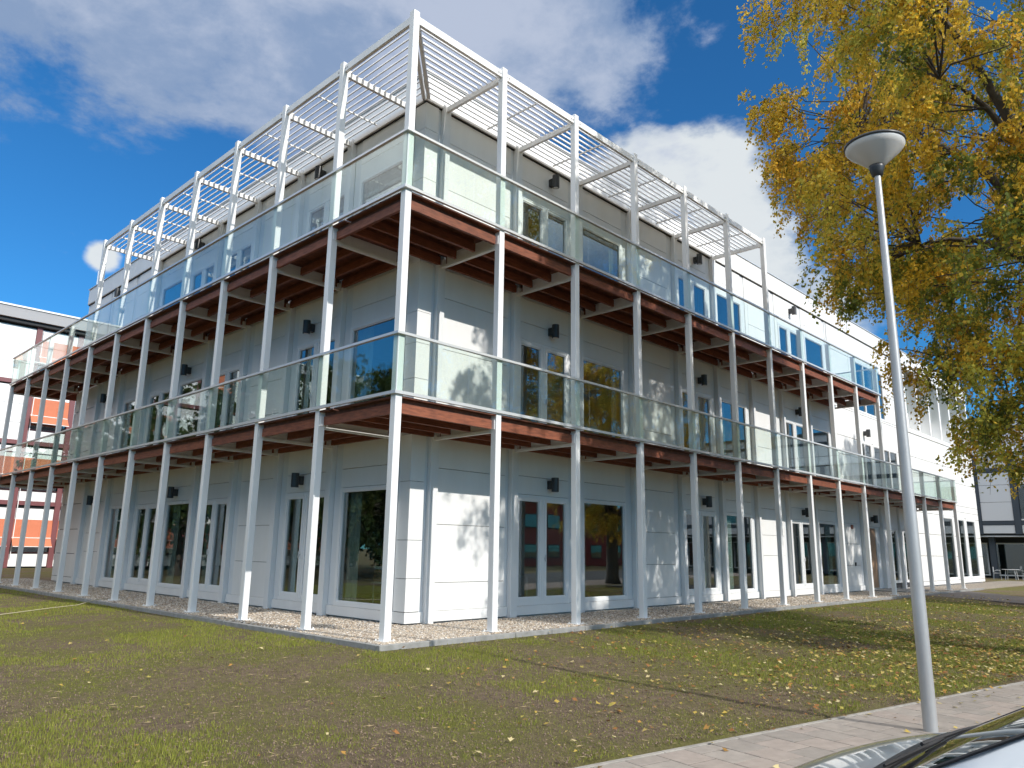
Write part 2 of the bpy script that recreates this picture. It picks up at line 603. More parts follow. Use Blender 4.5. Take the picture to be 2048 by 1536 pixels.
build_kerb()


def build_grass():
    blades = []
    n = 1150000
    # candidates are thrown over the lawn in view, denser near the camera
    r = RNG.random(n)
    ang = np.radians(3 + RNG.random(n) * 92)
    dist = 3.2 + 29 * r ** 1.35
    x = CAM.x + dist * np.cos(ang); y = CAM.y + dist * np.sin(ang)
    a = colour_noise(x, y, 0.55, 1) * 0.55 + colour_noise(x, y, 1.7, 2) * 0.3 + colour_noise(x, y, 5.1, 3) * 0.15
    lush = a - 0.50 + 0.10 * smooth01((dist - 6) / 9) + 0.05 * smooth01((-1.5 - x) / 3.5) * smooth01((y + 3) / 4)
    p = 0.16 + 0.70 * smooth01((lush + 0.02) / 0.26)
    # thin line of bare soil along the kerb
    dk = np.maximum(-0.38 - x, 0) + np.maximum(-0.38 - y, 0)
    p = np.where(y < -0.38, p * (0.12 + 0.88 * smooth01((dk - 0.1) / 0.4)), p)
    keep = lawn_ok(x, y) & (RNG.random(n) < p)
    x, y, lush, dist = x[keep], y[keep], lush[keep], dist[keep]
    n = len(x)
    z = ground_h(x, y)
    h = (0.014 + 0.026 * RNG.random(n)) * (0.75 + 0.6 * smooth01((lush + 0.05) / 0.25))
    w = (0.0016 + 0.0012 * RNG.random(n)) * (1 + dist / 9)
    an = RNG.random(n) * 6.283
    lean = 0.5 * h * RNG.random(n)
    la = RNG.random(n) * 6.283
    v = np.empty((n, 3, 3))
    v[:, 0] = np.stack([x - w * np.cos(an), y - w * np.sin(an), z - 0.004], 1)
    v[:, 1] = np.stack([x + w * np.cos(an), y + w * np.sin(an), z - 0.004], 1)
    v[:, 2] = np.stack([x + lean * np.cos(la), y + lean * np.sin(la), z + h], 1)
    f = np.arange(3 * n).reshape(n, 3)
    t = RNG.random((n, 1)); s = RNG.random((n, 1))
    c = np.array((0.20, 0.25, 0.036)) * (1 - t) + np.array((0.33, 0.325, 0.068)) * t
    c = np.where(s < 0.10, np.array((0.27, 0.22, 0.10)), c) * (0.8 + 0.4 * RNG.random((n, 1)))
    col = np.concatenate([np.repeat(c, 3, 0), np.ones((3 * n, 1))], 1)
    me = quick_mesh("grass", v.reshape(-1, 3), f, [leaf_mat("grass_blade", 0.4)], col)
    o = link("grass", me); tag(o, kind="stuff")


build_grass()


def build_leaf_litter():
    n = 75000
    r = RNG.random(n)
    ang = np.radians(2 + RNG.random(n) ** 1.3 * 80)
    dist = 3.3 + 34 * r ** 1.3
    x = CAM.x + dist * np.cos(ang); y = CAM.y + dist * np.sin(ang)
    tree = np.exp(-(((x - 8.5) / 6.0) ** 2 + ((y + 6.5) / 5.0) ** 2))
    far = np.exp(-(((x - 24) / 8.0) ** 2 + ((y + 5) / 5.0) ** 2))
    p = 0.006 + 0.95 * tree + 0.45 * far
    pp = (x - PE0[0]) * PN[0] + (y - PE0[1]) * PN[1]
    outside = (x < -0.42) | (y < -0.42)
    onpav = pp > -0.03
    keep = outside & (RNG.random(n) < np.where(onpav, p * (0.06 + 0.35 * np.exp(-pp / 0.25)), p))
    x, y, onpav, dist = x[keep], y[keep], onpav[keep], dist[keep]
    n = len(x)
    z = np.where(onpav, -0.296, ground_h(x, y) + 0.014 + 0.02 * RNG.random(n))
    s = (0.015 + 0.020 * RNG.random(n)) * (1 + dist * 0.010)
    an = RNG.random(n) * 6.283
    # five-point maple-like leaf folded along the middle
    shp = np.array([(0, -1, 0), (0.55, -0.35, 0.25), (0.95, 0.25, 0.35), (0.35, 0.35, 0.12), (0, 1.1, 0.1), (-0.35, 0.35, 0.12), (-0.95, 0.25, 0.35), (-0.55, -0.35, 0.25)])
    k = len(shp)
    tl = (RNG.random((n, 2)) - 0.5) * 0.9
    ca, sa = np.cos(an)[:, None], np.sin(an)[:, None]
    bx = shp[None, :, 0] * s[:, None]; by = shp[None, :, 1] * s[:, None]; bz = shp[None, :, 2] * s[:, None] * RNG.random((n, 1)) * 1.2
    bz = bz + bx * tl[:, :1] + by * tl[:, 1:]
    X = bx * ca - by * sa + x[:, None]; Y = bx * sa + by * ca + y[:, None]
    Z = bz - bz.min(1, keepdims=True) + z[:, None]
    v = np.stack([X, Y, Z], -1).reshape(-1, 3)
    f = np.arange(n * k).reshape(n, k)
    pal = np.array([(0.44, 0.32, 0.07), (0.48, 0.37, 0.12), (0.36, 0.20, 0.05), (0.50, 0.42, 0.22), (0.20, 0.12, 0.05), (0.34, 0.29, 0.07), (0.26, 0.12, 0.04)])
    c = pal[RNG.integers(0, 7, n)] * (0.75 + 0.4 * RNG.random((n, 1)))
    col = np.concatenate([np.repeat(c, k, 0), np.ones((k * n, 1))], 1)
    me = quick_mesh("leaf_litter", v, f, [leaf_mat("fallen_leaf", 0.15)], col)
    o = link("leaf_litter", me); tag(o, kind="stuff")


build_leaf_litter()


def build_pavement():
    rz = math.atan2(PDIR[1], PDIR[0])
    root = empty("pavement", (PE0[0], PE0[1], -0.30), rz); tag(root, kind="structure")
    # local x runs along the lawn edge, local -y away from the building
    sand = mat("pavement_sand_joint", (0.06, 0.052, 0.042), 0.95, bump=0.4, bscale=80)
    B("joint_bed", root, sand, (-9, -3.35, -0.10), (16, -0.065, -0.0035))
    slabm = []
    for q, c in enumerate([(0.285, 0.252, 0.222), (0.305, 0.272, 0.24), (0.262, 0.235, 0.208), (0.31, 0.265, 0.232)]):
        slabm.append(mat("pink_grey_paver_%s" % "abcd"[q], c, 0.85, color2=tuple(k * 0.8 for k in c), vscale=7, bump=0.25, bscale=120))
    edge = mat("pale_edging_stone", (0.32, 0.30, 0.27), 0.9, color2=(0.22, 0.205, 0.185), vscale=8, bump=0.25, bscale=100)
    i = 0
    x = -4.6
    while x < 9.4:
        B("edging_stone", root, edge, (x + 0.003, -0.06, -0.1), (x + 0.997, -0.005, 0.006), 0.005)
        x += 1.0
    a = 0.362
    rnd = random.Random(3)
    for c in range(-12, 25):
        off = 0.0 if c % 2 == 0 else a / 2
        for r in range(0, 9):
            y1 = -0.065 - r * a + (off if r else 0)
            y0 = -0.065 - (r + 1) * a + off
            if y0 < -3.32: y0 = -3.32
            if y1 - y0 < 0.05: continue
            dz = (rnd.random() - 0.5) * 0.002
            B("paving_slab", root, slabm[rnd.randrange(4)], (c * a + 0.0055, y0 + 0.0055, -0.05), ((c + 1) * a - 0.0055, y1 - 0.0055, 0.0 + round(dz, 3)), 0.002)
    far = mat("brick_paved_far", (0.30, 0.24, 0.21), 0.9, color2=(0.22, 0.18, 0.16), vscale=12, bump=0.3, bscale=60)
    B("paved_run", root, far, (25 * a, -3.32, -0.06), (60, -0.005, -0.002))
    B("paved_run", root, far, (-40, -3.32, -0.06), (-12 * a, -0.005, -0.002))
    road = mat("street_asphalt", (0.055, 0.055, 0.058), 0.9, var=0.2, vscale=3, bump=0.5, bscale=90)
    s = B("street", None, road, (-120, -14, -0.1), (160, -3.37, -0.02)); s.location = (0, 0, 0)
    s.matrix_world = root.matrix_world @ Matrix.Identity(4)
    c0 = Vector((20, -8.7, -0.06))
    M_ = Matrix.Translation((PE0[0], PE0[1], -0.30)) @ Matrix.Rotation(rz, 4, 'Z')
    s.matrix_world = M_ @ Matrix.Translation(c0)
    tag(s, kind="structure")
    # brick path from the entrance across the lawn
    pm = mat("dark_brick_path", (0.165, 0.14, 0.125), 0.9, color2=(0.10, 0.088, 0.08), vscale=14, bump=0.4, bscale=70)
    mb = MB()
    pts = [(27.2, -0.30), (30.6, -0.30), (33.2, -0.6), (30.0, -3.2), (24.5, -9.0), (22.6, -9.0), (25.4, -3.9), (29.0, -1.2)]
    pts = [(26.6, -0.30), (33.0, -0.30), (30.0, -3.2), (27.5, -9.3), (23.2, -9.3), (25.4, -3.9)]
    mb.v = [(x, y, -0.105 - 0.10 * float(smooth01(np.array((-0.35 - y) / 6.0))) + 0.0) for x, y in pts] + [(x, y, -0.5) for x, y in pts]
    n = len(pts)
    mb.f = [tuple(range(n))[::-1]] + [(i, (i + 1) % n, n + (i + 1) % n, n + i) for i in range(n)]
    mb.m = [0] * len(mb.f)
    o = mb.build("brick_path", None, pm)
    tag(o, kind="structure")


build_pavement()

def build_crumbs():
    """loose soil crumbs and straw on the freshly sown ground"""
    n = 60000
    ang = np.radians(8 + RNG.random(n) * 84); dist = 3.4 + 11 * RNG.random(n) ** 1.2
    x = CAM.x + dist * np.cos(ang); y = CAM.y + dist * np.sin(ang)
    k = lawn_ok(x, y); x, y = x[k], y[k]; n = len(x)
    z = ground_h(x, y)
    sz = 0.004 + 0.010 * RNG.random(n) ** 2.5
    octa = np.array([(1, 0, 0), (-1, 0, 0), (0, 1, 0), (0, -1, 0), (0, 0, 1), (0, 0, -1)], float)
    of = np.array([(0, 2, 4), (2, 1, 4), (1, 3, 4), (3, 0, 4), (2, 0, 5), (1, 2, 5), (3, 1, 5), (0, 3, 5)])
    b = octa[None] * (0.6 + 0.8 * RNG.random((n, 6, 1))) * sz[:, None, None]
    straw = RNG.random(n) < 0.06
    an = RNG.random(n) * 6.283
    b[straw] *= np.array((5.0, 0.35, 0.3))
    ca, sa = np.cos(an)[:, None], np.sin(an)[:, None]
    X = b[..., 0] * ca - b[..., 1] * sa + x[:, None]; Y = b[..., 0] * sa + b[..., 1] * ca + y[:, None]; Z = b[..., 2] + (z + sz * 0.3)[:, None]
    c = np.array((0.155, 0.114, 0.080))[None] * (0.6 + 0.9 * RNG.random((n, 1)))
    c[straw] = np.array((0.42, 0.33, 0.18))
    col = np.concatenate([np.repeat(c, 6, 0), np.ones((n * 6, 1))], 1)
    me = quick_mesh("soil_crumbs", np.stack([X, Y, Z], -1).reshape(-1, 3), (of[None] + 6 * np.arange(n)[:, None, None]).reshape(-1, 3), [leaf_mat("soil_crumb", 0.0)], col)
    tag(link("soil_crumbs", me), kind="stuff")


build_crumbs()

# ---------------------------------------------------------------- the white building
BLD = empty("white_building", (0, 0, 0))
tag(BLD, "three-storey white panelled building with glass balconies, red-brown timber decks and white steel posts", "building")
RX = 46.10                      # far end of the right-hand facade
LY = 23.85                      # far end of the left-hand facade
FH = 3.71
DP = 1.86                       # face of the cladding
ZT = 11.18
NPR, NPL = 14, 11               # last post on each facade


def body():
    # slabs, core and roof behind the cladding
    shell = MB()
    for z0, z1 in ((-0.1, 0.06), (3.60, 3.98), (7.32, 7.70), (10.98, 11.30)):
        shell.box((1.96, 1.96, z0), (RX - 0.06, LY - 0.06, z1), 0)
    shell.build("floor_slab", BLD, INTW)
    core = MB()
    core.box((7.0, 7.5, 0.06), (40.0, 19.0, 3.6)); core.box((7.0, 7.5, 3.98), (40.0, 19.0, 7.32)); core.box((7.0, 7.5, 7.70), (40.0, 19.0, 10.98))
    for u in (7.2, 14.4, 21.6, 33.6):
        core.box((u - .05, 2.4, 0.06), (u + .05, 7.5, 3.6)); core.box((u - .05, 2.4, 3.98), (u + .05, 7.5, 7.32)); core.box((u - .05, 2.4, 7.70), (u + .05, 7.5, 10.98))
    for u in (9.4, 16.4):
        core.box((2.4, u - .05, 0.06), (7.0, u + .05, 3.6)); core.box((2.4, u - .05, 3.98), (7.0, u + .05, 7.32)); core.box((2.4, u - .05, 7.70), (7.0, u + .05, 10.98))
    core.build("inner_wall", BLD, INTW)
    fl = MB()
    for z in (0.064, 3.984, 7.704):
        fl.box((1.97, 1.97, z), (RX - .07, LY - .07, z + 0.012))
    fl.build("inner_floor", BLD, INTD)
    roof = MB(); roof.box((1.90, 1.90, 11.32), (RX - .02, LY - .02, 11.62))
    roof.build("roof", BLD, mat("grey_roofing", (0.22, 0.22, 0.23), 0.9))


body()


def frame_mesh(F, rects_outer, holes, d0, d1):
    """frame bars round one row of holes"""
    mb = MB()
    u0, u1, z0, z1 = rects_outer
    hs = sorted(holes)
    zt = hs[0][3]; zb = hs[0][2]
    F.add(mb, u0, u1, d0, d1, zt, z1); F.add(mb, u0, u1, d0, d1, z0, zb)
    xs = [u0] + [k for h in hs for k in (h[0], h[1])] + [u1]
    for i in range(0, len(xs), 2):
        F.add(mb, xs[i], xs[i + 1], d0, d1, zb, zt)
    # inner glazing bead, set back
    for h in hs:
        b = 0.025
        F.add(mb, h[0], h[0] + b, d0 + 0.02, d1, zb, zt); F.add(mb, h[1] - b, h[1], d0 + 0.02, d1, zb, zt)
        F.add(mb, h[0] + b, h[1] - b, d0 + 0.02, d1, zt - b, zt); F.add(mb, h[0] + b, h[1] - b, d0 + 0.02, d1, zb, zb + b)
    return mb


def curtain(F, parent, u0, u1, d, z0, z1):
    n = max(8, int((u1 - u0) / 0.035))
    mb = MB()
    for i in range(n + 1):
        t = i / n
        u = u0 + (u1 - u0) * t
        dd = d + 0.03 * math.sin(i * 1.15) + 0.012 * math.sin(i * 0.41)
        mb.v += [F.P(u, dd, z0), F.P(u, dd, z1)]
    for i in range(n):
        mb.f.append((2 * i, 2 * i + 2, 2 * i + 3, 2 * i + 1)); mb.m.append(0)
    return mb.build("curtain", parent, CURT, smooth=True)


def glazed(F, kind, u0, z, s, wall, cur=None, blind=0.0):
    """window or double door filling one bay; u0 is the pilaster line, z the storey base"""
    a, b = u0 + 0.115, u0 + s - 0.385
    if kind == 'W':
        hs = [(u0 + 0.21, b - 0.085, z + 0.29, z + 2.63)]
        top = z + 2.70
    else:
        mid = (a + b) / 2
        hs = [(u0 + 0.235, mid - 0.12, z + 0.365, z + 2.555), (mid + 0.12, b - 0.115, z + 0.365, z + 2.555)]
        top = z + 2.675
    bot = z + 0.205
    mb = frame_mesh(F, (a, b, bot, top), hs, DP - 0.012, DP + 0.06)
    if kind == 'D':
        for h in hs:      # leaf outline, a shallow step round each casement
            for (p, q, r, t) in ((h[0] - 0.09, h[0] - 0.075, h[2] - .08, h[3] + .07), (h[1] + 0.075, h[1] + 0.09, h[2] - .08, h[3] + .07)):
                F.add(mb, p, q, DP - 0.022, DP - 0.012, r, t)
            F.add(mb, h[0] - .075, h[1] + .075, DP - 0.022, DP - 0.012, h[3] + .055, h[3] + .07)
    w = mb.build("window" if kind == 'W' else "glazed_door", BLD, FRAME)
    for h in hs:
        F.box("pane", w, GLASSW, h[0] + 0.02, h[1] - 0.02, DP + 0.035, DP + 0.045, h[2] + 0.02, h[3] - 0.02)
    if kind == 'D':
        mid = (a + b) / 2
        hb = MB(); F.add(hb, mid + 0.03, mid + 0.055, DP - 0.075, DP - 0.05, z + 1.18, z + 1.32); F.add(hb, mid + 0.035, mid + 0.05, DP - 0.05, DP - 0.012, z + 1.23, z + 1.25)
        hb.build("handle", w, RAIL)
    if cur:
        for (c0, c1) in cur:
            curtain(F, w, u0 + c0, u0 + c1, DP + 0.22, z + 0.2, z + 2.9)
    if blind:
        F.box("roller_blind", w, BLIND, a + 0.1, b - 0.1, DP + 0.14, DP + 0.146, z + 2.63 - blind, z + 2.75)
    return w


G_ = 0.005   # half joint


def panels(F, wall, u0, u1, zs, d=DP, m=None):
    for za, zb in zip(zs[:-1], zs[1:]):
        F.box("wall_panel", wall, m or PANEL, u0 + G_, u1 - G_, d, d + 0.045, za + G_, zb - G_, 0.004)


PJ = {1: (0.20, 0.75, 1.91, 3.06), 4: (0.205, 1.09, 1.96, 3.12), 7: (0.20, 1.37, 2.05, 2.95), 10: (0.2, 1.02, 1.88, 2.72), 3: (0.2, 1.04, 1.93, 3.08), 8: (0.2, 1.15, 1.8, 2.9), 9: (0.2, 0.8, 2.0, 3.1)}


def lamp(F, u, z):
    mb = MB()
    c = F.P(u, DP - 0.20, z)
    mb.lathe([(0.0, -0.17), (0.07, -0.17), (0.078, -0.165), (0.09, -0.165), (0.09, 0.165), (0.08, 0.165), (0.075, 0.15), (0.0, 0.15)], 20, c)
    o = mb.build("wall_lamp", BLD, LAMPBLK)
    for p in o.data.polygons: p.use_smooth = False
    bb = MB(); F.add(bb, u - 0.055, u + 0.055, DP - 0.125, DP - 0.001, z - 0.10, z + 0.10)
    bb.build("bracket", o, LAMPBLK)
    lb = MB(); lb.lathe([(0.0, -0.174), (0.066, -0.174)], 16, c); lb.build("lens", o, LENS)


def storey(F, k, types, i0, i1, z_lo, z_hi, pil, lamps, zl, curt):
    z = FH * k
    s = F.s
    # dark backing behind open joints, cut into pieces that leave the glazing clear
    wall_mb = MB()
    for i in range(i0, i1):
        a, b = i * s + 0.0, (i + 1) * s
        t = types.get(i, 'P')
        if t == 'F':
            continue
        if t == 'P':
            F.add(wall_mb, a, b, DP + 0.05, DP + 0.09, z_lo, z_hi)
        else:
            F.add(wall_mb, a, b, DP + 0.065, DP + 0.09, z + 2.66, z_hi)
            F.add(wall_mb, a, b, DP + 0.065, DP + 0.09, z_lo, z + 0.24)
            F.add(wall_mb, a, a + 0.14, DP + 0.065, DP + 0.09, z + 0.24, z + 2.66)
            F.add(wall_mb, b - 0.40, b, DP + 0.065, DP + 0.09, z + 0.24, z + 2.66)
    wall = wall_mb.build("wall", BLD, JOINT)
    for i in range(i0, i1):
        u0 = i * s
        t = types.get(i, 'P')
        if t == 'F':
            continue
        a, b = u0 + 0.115, u0 + s - (0.21 if (i == 1 and t == 'P') else 0.385)
        # plinth and the narrow trim beside the next pilaster
        F.box("plinth_panel", wall, PANEL, a, u0 + s - 0.115, DP - 0.012, DP + 0.045, z_lo, z + 0.205 - 0.006, 0.004)
        if b < u0 + s - 0.14:
            F.box("trim_strip", wall, TRIM, b + 0.012, u0 + s - 0.115, DP + 0.022, DP + 0.048, z + 0.205, z_hi)
        if t == 'P':
            js = PJ.get(i, PJ[4])
            panels(F, wall, a, b, [z + js[0]] + [z + q for q in js[1:]] + [z_hi])
        else:
            w = glazed(F, t, u0, z, s, wall, curt.get((k, i)))
            top = z + (2.70 if t == 'W' else 2.675)
            mid = z + 3.10 + 0.0
            panels(F, wall, a, b, [top + 0.004, mid + (0.02 if i % 2 else 0.0), z_hi])
        if i in lamps:
            lamp(F, u0 + s * 0.53, zl)
    # head trim under the soffit
    if k < 2:
        F.box("head_trim", wall, TRIM, i0 * s + 0.115, i1 * s - 0.115, DP + 0.01, DP + 0.05, z_hi + 0.01, z_hi + 0.30)
    # pilasters with bolted top cleats
    for i in range(i0, i1 + 1):
        if i in pil:
            F.box("pilaster", BLD, STEEL, i * s - 0.105, i * s + 0.105, 1.755, DP + 0.062, z_lo - 0.06 if k == 0 else z_lo, z_hi + (0.14 if k == 2 else 0.02), 0.006)
        else:
            F.box("wall_panel", wall, PANEL, i * s - 0.115 + G_, i * s + 0.115 - G_, DP, DP + 0.045, z_lo, z_hi, 0.004)
    return wall


TR = {2: 'D', 3: 'W', 5: 'D', 6: 'W', 8: 'D', 9: 'W'}
TL = {1: 'W', 2: 'D', 4: 'D', 5: 'W', 6: 'D', 7: 'W'}
cR = {(0, 3): [(0.25, 0.55)], (0, 5): [(1.3, 1.62)], (0, 6): [(0.3, 1.0)], (0, 8): [(0.3, 0.6)], (0, 9): [(0.3, 0.5), (1.4, 1.9)], (1, 6): [(0.3, 0.8)], (1, 5): [(1.35, 1.7)],
      (1, 8): [(1.4, 1.9)], (1, 9): [(0.3, 0.62)], (1, 3): [(1.72, 1.98)], (2, 3): [(1.7, 1.95)]}
cL = {(0, 1): [(1.45, 1.92)], (0, 2): [(1.6, 1.9)], (0, 5): [(1.4, 1.9)], (0, 6): [(1.45, 1.85)], (0, 4): [(1.5, 1.85)], (1, 1): [(1.35, 1.9)], (1, 2): [(0.3, 0.5), (1.6, 1.85)], (1, 4): [(1.5, 1.85)], (2, 1): [(1.5, 1.9)], (0, 7): [(1.0, 1.9)]}

# right-hand facade
t0 = dict(TR); t0.update({11: 'F', 12: 'F', 13: 'F'})
storey(FR, 0, t0, 1, 14, 0.0, 3.69, set(range(1, 15)), {2, 5, 8, 11}, 2.95, cR)
t1 = dict(TR)
storey(FR, 1, t1, 1, 10, 4.0, 7.42, set(range(1, 11)), {2, 5, 8}, 6.75, cR)
storey(FR, 2, TR, 1, 10, 7.72, ZT, set(range(1, 7)), {2, 5, 8}, 10.80, cR)
# left-hand facade
storey(FL, 0, TL, 1, 9, 0.0, 3.69, set(range(1, 10)), {2, 5, 8}, 2.95, cL)
storey(FL, 1, TL, 1, 9, 4.0, 7.42, set(range(1, 10)), {2, 5, 8}, 6.70, cL)
storey(FL, 2, {1: 'W', 2: 'D', 4: 'D', 5: 'D', 6: 'W'}, 1, 9, 7.72, ZT, set(range(1, 8)), {2, 5, 8}, 10.83, cL)


def plain_wall(F, u0, u1, zs, step, holes=(), d=DP, name="wall"):
    """gridded cladding with rectangular openings (u0,u1,z0,z1) that sit on grid lines"""
    mb = MB()
    us = [u0]
    while us[-1] < u1 - step * 0.6:
        us.append(min(u1, us[-1] + step))
    if us[-1] < u1 - 1e-3: us.append(u1)
    cuts = set(us)
    for h in holes: cuts |= {h[0], h[1]}
    us2 = sorted(c for c in cuts if u0 - 1e-6 <= c <= u1 + 1e-6)
    us3 = [us2[0]]
    hedge = {q for h in holes for q in h[:2]}
    for c in us2[1:]:
        if c - us3[-1] < 0.35 and c not in hedge and c != u1: continue
        if c - us3[-1] < 0.35 and us3[-1] not in hedge and len(us3) > 1: us3[-1] = c; continue
        us3.append(c)
    zc = sorted(set(zs) | {q for h in holes for q in h[2:4]})
    wall = None
    cells = []
    for a, b in zip(us3[:-1], us3[1:]):
        for za, zb in zip(zc[:-1], zc[1:]):
            mu, mz = (a + b) / 2, (za + zb) / 2
            if any(h[0] < mu < h[1] and h[2] < mz < h[3] for h in holes): continue
            cells.append((a, b, za, zb))
            F.add(mb, a, b, d + 0.05, d + 0.09, za, zb)
    wall = mb.build(name, BLD, JOINT)
    g = 0.010
    for a, b, za, zb in cells:
        F.box("wall_panel", wall, PANEL, a + g, b - g, d, d + 0.045, za + g, zb - g, 0.004)
    return wall


def plain_window(F, u0, u1, z0, z1, mull, fr=0.09, d=DP, curt=None, blind=0.0):
    xs = [u0 + fr] + [q for m_ in mull for q in (m_ - fr * 0.45, m_ + fr * 0.45)] + [u1 - fr]
    hs = [(xs[i], xs[i + 1], z0 + fr, z1 - fr) for i in range(0, len(xs), 2)]
    mb = frame_mesh(F, (u0, u1, z0, z1), hs, d - 0.01, d + 0.06)
    w = mb.build("window", BLD, FRAME)
    for h in hs:
        F.box("pane", w, GLASSW, h[0] + .02, h[1] - .02, d + 0.035, d + 0.045, h[2] + .02, h[3] - .02)
    if curt:
        curtain(F, w, curt[0], curt[1], d + 0.22, z0, z1)
    if blind:
        F.box("roller_blind", w, BLIND, u0 + 0.1, u1 - 0.1, d + 0.14, d + 0.146, z1 - blind, z1)
    return w


# ground floor: recessed entrance (bay 11) and the two narrow windows after it
S = FR.s
eb = MB()
for (a, b, z0, z1) in ((11 * S, 12 * S, 2.66, 3.69), (12 * S, 14 * S, 2.66, 3.69), (12 * S, 14 * S, 0.0, 0.22), (12 * S, 12 * S + 0.9, 0.22, 2.66), (12 * S + 2.0, 13 * S + 0.5, 0.22, 2.66), (13 * S + 1.4, 14 * S, 0.22, 2.66)):
    FR.add(eb, a, b, DP + 0.05, DP + 0.09, z0, z1)
ew = eb.build("wall", BLD, JOINT)
panels(FR, ew, 11 * S + .115, 12 * S - .115, [2.66, 3.69])
panels(FR, ew, 12 * S + .115, 13 * S - .115, [2.66, 3.69]); panels(FR, ew, 13 * S + .115, 14 * S - .115, [2.66, 3.69])
panels(FR, ew, 12 * S + .115, 12 * S + .9, [0.0, 0.22, 2.66]); panels(FR, ew, 12 * S + 2.0, 13 * S - .115, [0.22, 2.66]); panels(FR, ew, 13 * S + .115, 13 * S + .5, [0.22, 2.66]); panels(FR, ew, 13 * S + 1.4, 14 * S - .115, [0.22, 2.66])
plain_window(FR, 12 * S + .9, 12 * S + 2.0, 0.22, 2.66, ()); plain_window(FR, 13 * S + .5, 13 * S + 1.4, 0.22, 2.66, ())
dr = MB(); FR.add(dr, 27.05, 28.20, DP + 0.10, DP + 0.16, 0.06, 2.60)
dr_o = dr.build("entrance_door", BLD, DOORW)
hb = MB(); FR.add(hb, 27.14, 27.17, DP + 0.04, DP + 0.07, 0.9, 1.5); FR.add(hb, 27.145, 27.165, DP + 0.07, DP + 0.10, 0.95, 0.98); FR.add(hb, 27.145, 27.165, DP + .07, DP + .10, 1.42, 1.45); hb.build("handle", dr_o, RAIL)
sd = MB()
for (a, b, z0, z1) in ((26.52, 27.05, 0.0, 2.66), (28.20, 28.70, 0.0, 2.66), (27.05, 28.2, 2.60, 2.66)):
    FR.add(sd, a, b, DP + 0.06, DP + 0.20, z0, z1)
sd.build("entrance_surround", BLD, TRIM)
st = MB(); FR.add(st, 26.4, 29.4, 0.3, DP + 0.3, -0.04, 0.02); st.build("door_step", BLD, CONC)
lamp(FR, 27.6, 2.98)
al = MB(); FR.add(al, 25.15, 25.33, DP - 0.05, DP - 0.001, 2.50, 2.66); al.build("alarm_box", BLD, mat("red_brown_plastic", (0.25, 0.09, 0.06), 0.5))
al = MB(); FR.add(al, 25.3, 25.42, DP - 0.03, DP - 0.001, 1.0, 1.14); al.build("intercom", BLD, LAMPBLK)

# ground floor far right: three tall windows
g3 = [(38.55, 40.45, 0.20, 3.62), (41.35, 42.85, 0.20, 3.62), (43.15, 45.15, 0.20, 3.62)]
plain_wall(FR, 14 * S + .12, RX, [0.0, 0.20, 1.45, 2.55, 3.62, 3.95], 2.4, g3)
for a, b, z0, z1 in g3:
    plain_window(FR, a, b, z0, z1, (), 0.12)
# first floor beyond the upper balcony
g4 = [(26.75, 28.45, 4.30, 6.40), (28.65, 31.95, 4.30, 6.40)]
plain_wall(FR, 24.0, RX, [3.95, 4.30, 5.60, 6.40, 7.62], 1.8, g4)
plain_window(FR, *g4[0], (27.6,)); plain_window(FR, *g4[1], (29.75, 30.85))
lamp(FR, 27.6, 6.78)
# second floor: panels, the tall blue window and the deep-set end windows
g5 = [(27.0, 30.75, 7.72, 10.12)]
plain_wall(FR, 24.0, 33.9, [7.62, 9.0, 10.12, ZT], 2.4, g5)
plain_window(FR, *g5[0], (28.2, 29.5), 0.08)
rb = MB(); FR.add(rb, 33.9, RX - .02, DP + 0.45, DP + 0.5, 7.75, 11.0); recess = rb.build("recess_wall", BLD, mat("recess_cladding", (0.70, 0.72, 0.74), 0.5))
for i, u in enumerate((34.0, 36.0, 38.0, 40.0, 42.0, 44.0, 45.95)):
    FR.box("fin", recess, PANEL, u - 0.10, u + 0.12, DP - 0.02, DP + 0.46, 7.86, 11.02, 0.006)
FR.box("recess_sill", recess, PANEL, 33.9, RX, DP - 0.03, DP + 0.46, 7.64, 7.855, 0.006)
FR.box("recess_head", recess, PANEL, 33.9, RX, DP - 0.03, DP + 0.46, 11.025, 11.175, 0.006)
for u in (34.12, 36.12, 38.12, 40.12, 42.12, 44.12):
    FR.box("pane", recess, GLASSW, u + 0.08, u + 1.70, DP + 0.41, DP + 0.42, 8.9, 10.9)

# end walls
ewm = MB(); ewm.box((RX - 0.05, DP + 0.05, 0.0), (RX, LY, ZT)); ewm.box((DP + .05, LY - 0.05, 0.0), (RX - .05, LY, ZT)); ewm.build("wall", BLD, PANEL)
# far end of the left-hand facade
plain_wall(FL, 9 * FL.s + .12, LY, [0.0, 0.2, 1.05, 1.95, 2.9, 3.69], 1.3)
plain_wall(FL, 9 * FL.s + .12, LY, [4.0, 4.9, 5.8, 6.6, 7.42], 1.3)
plain_wall(FL, 9 * FL.s + .01, LY, [7.72, 8.8, 10.0, ZT], 1.3)

# parapet: shadow gap, fascia panels and coping
pw = MB()
FR.add(pw, DP + .06, RX - .02, DP + 0.06, DP + 0.10, ZT, 11.88); FL.add(pw, DP + 0.10, LY - .02, DP + 0.06, DP + 0.10, ZT, 11.88)
par = pw.build("parapet", BLD, JOINT)
for F, n0, n1, end in ((FR, 1, 19, RX), (FL, 1, 10, LY)):
    us = [1.80 if F is FR else 1.80] + [i * F.s + (0.02) for i in range(n0, n1) if i * F.s < end - 0.5] + [end]
    us[0] = 1.79 if F is FR else 1.845
    for a, b in zip(us[:-1], us[1:]):
        F.box("fascia_panel", par, PANEL, a + G_ if a > 2 else a, b - G_, 1.79, DP + 0.055, ZT + 0.026, 11.86, 0.004)
cp = MB(); FR.add(cp, 1.755, RX + .03, 1.755, 2.15, 11.865, 11.90); FL.add(cp, 2.151, LY + .03, 1.755, 2.15, 11.865, 11.90)
cp.build("coping", par, RAIL)
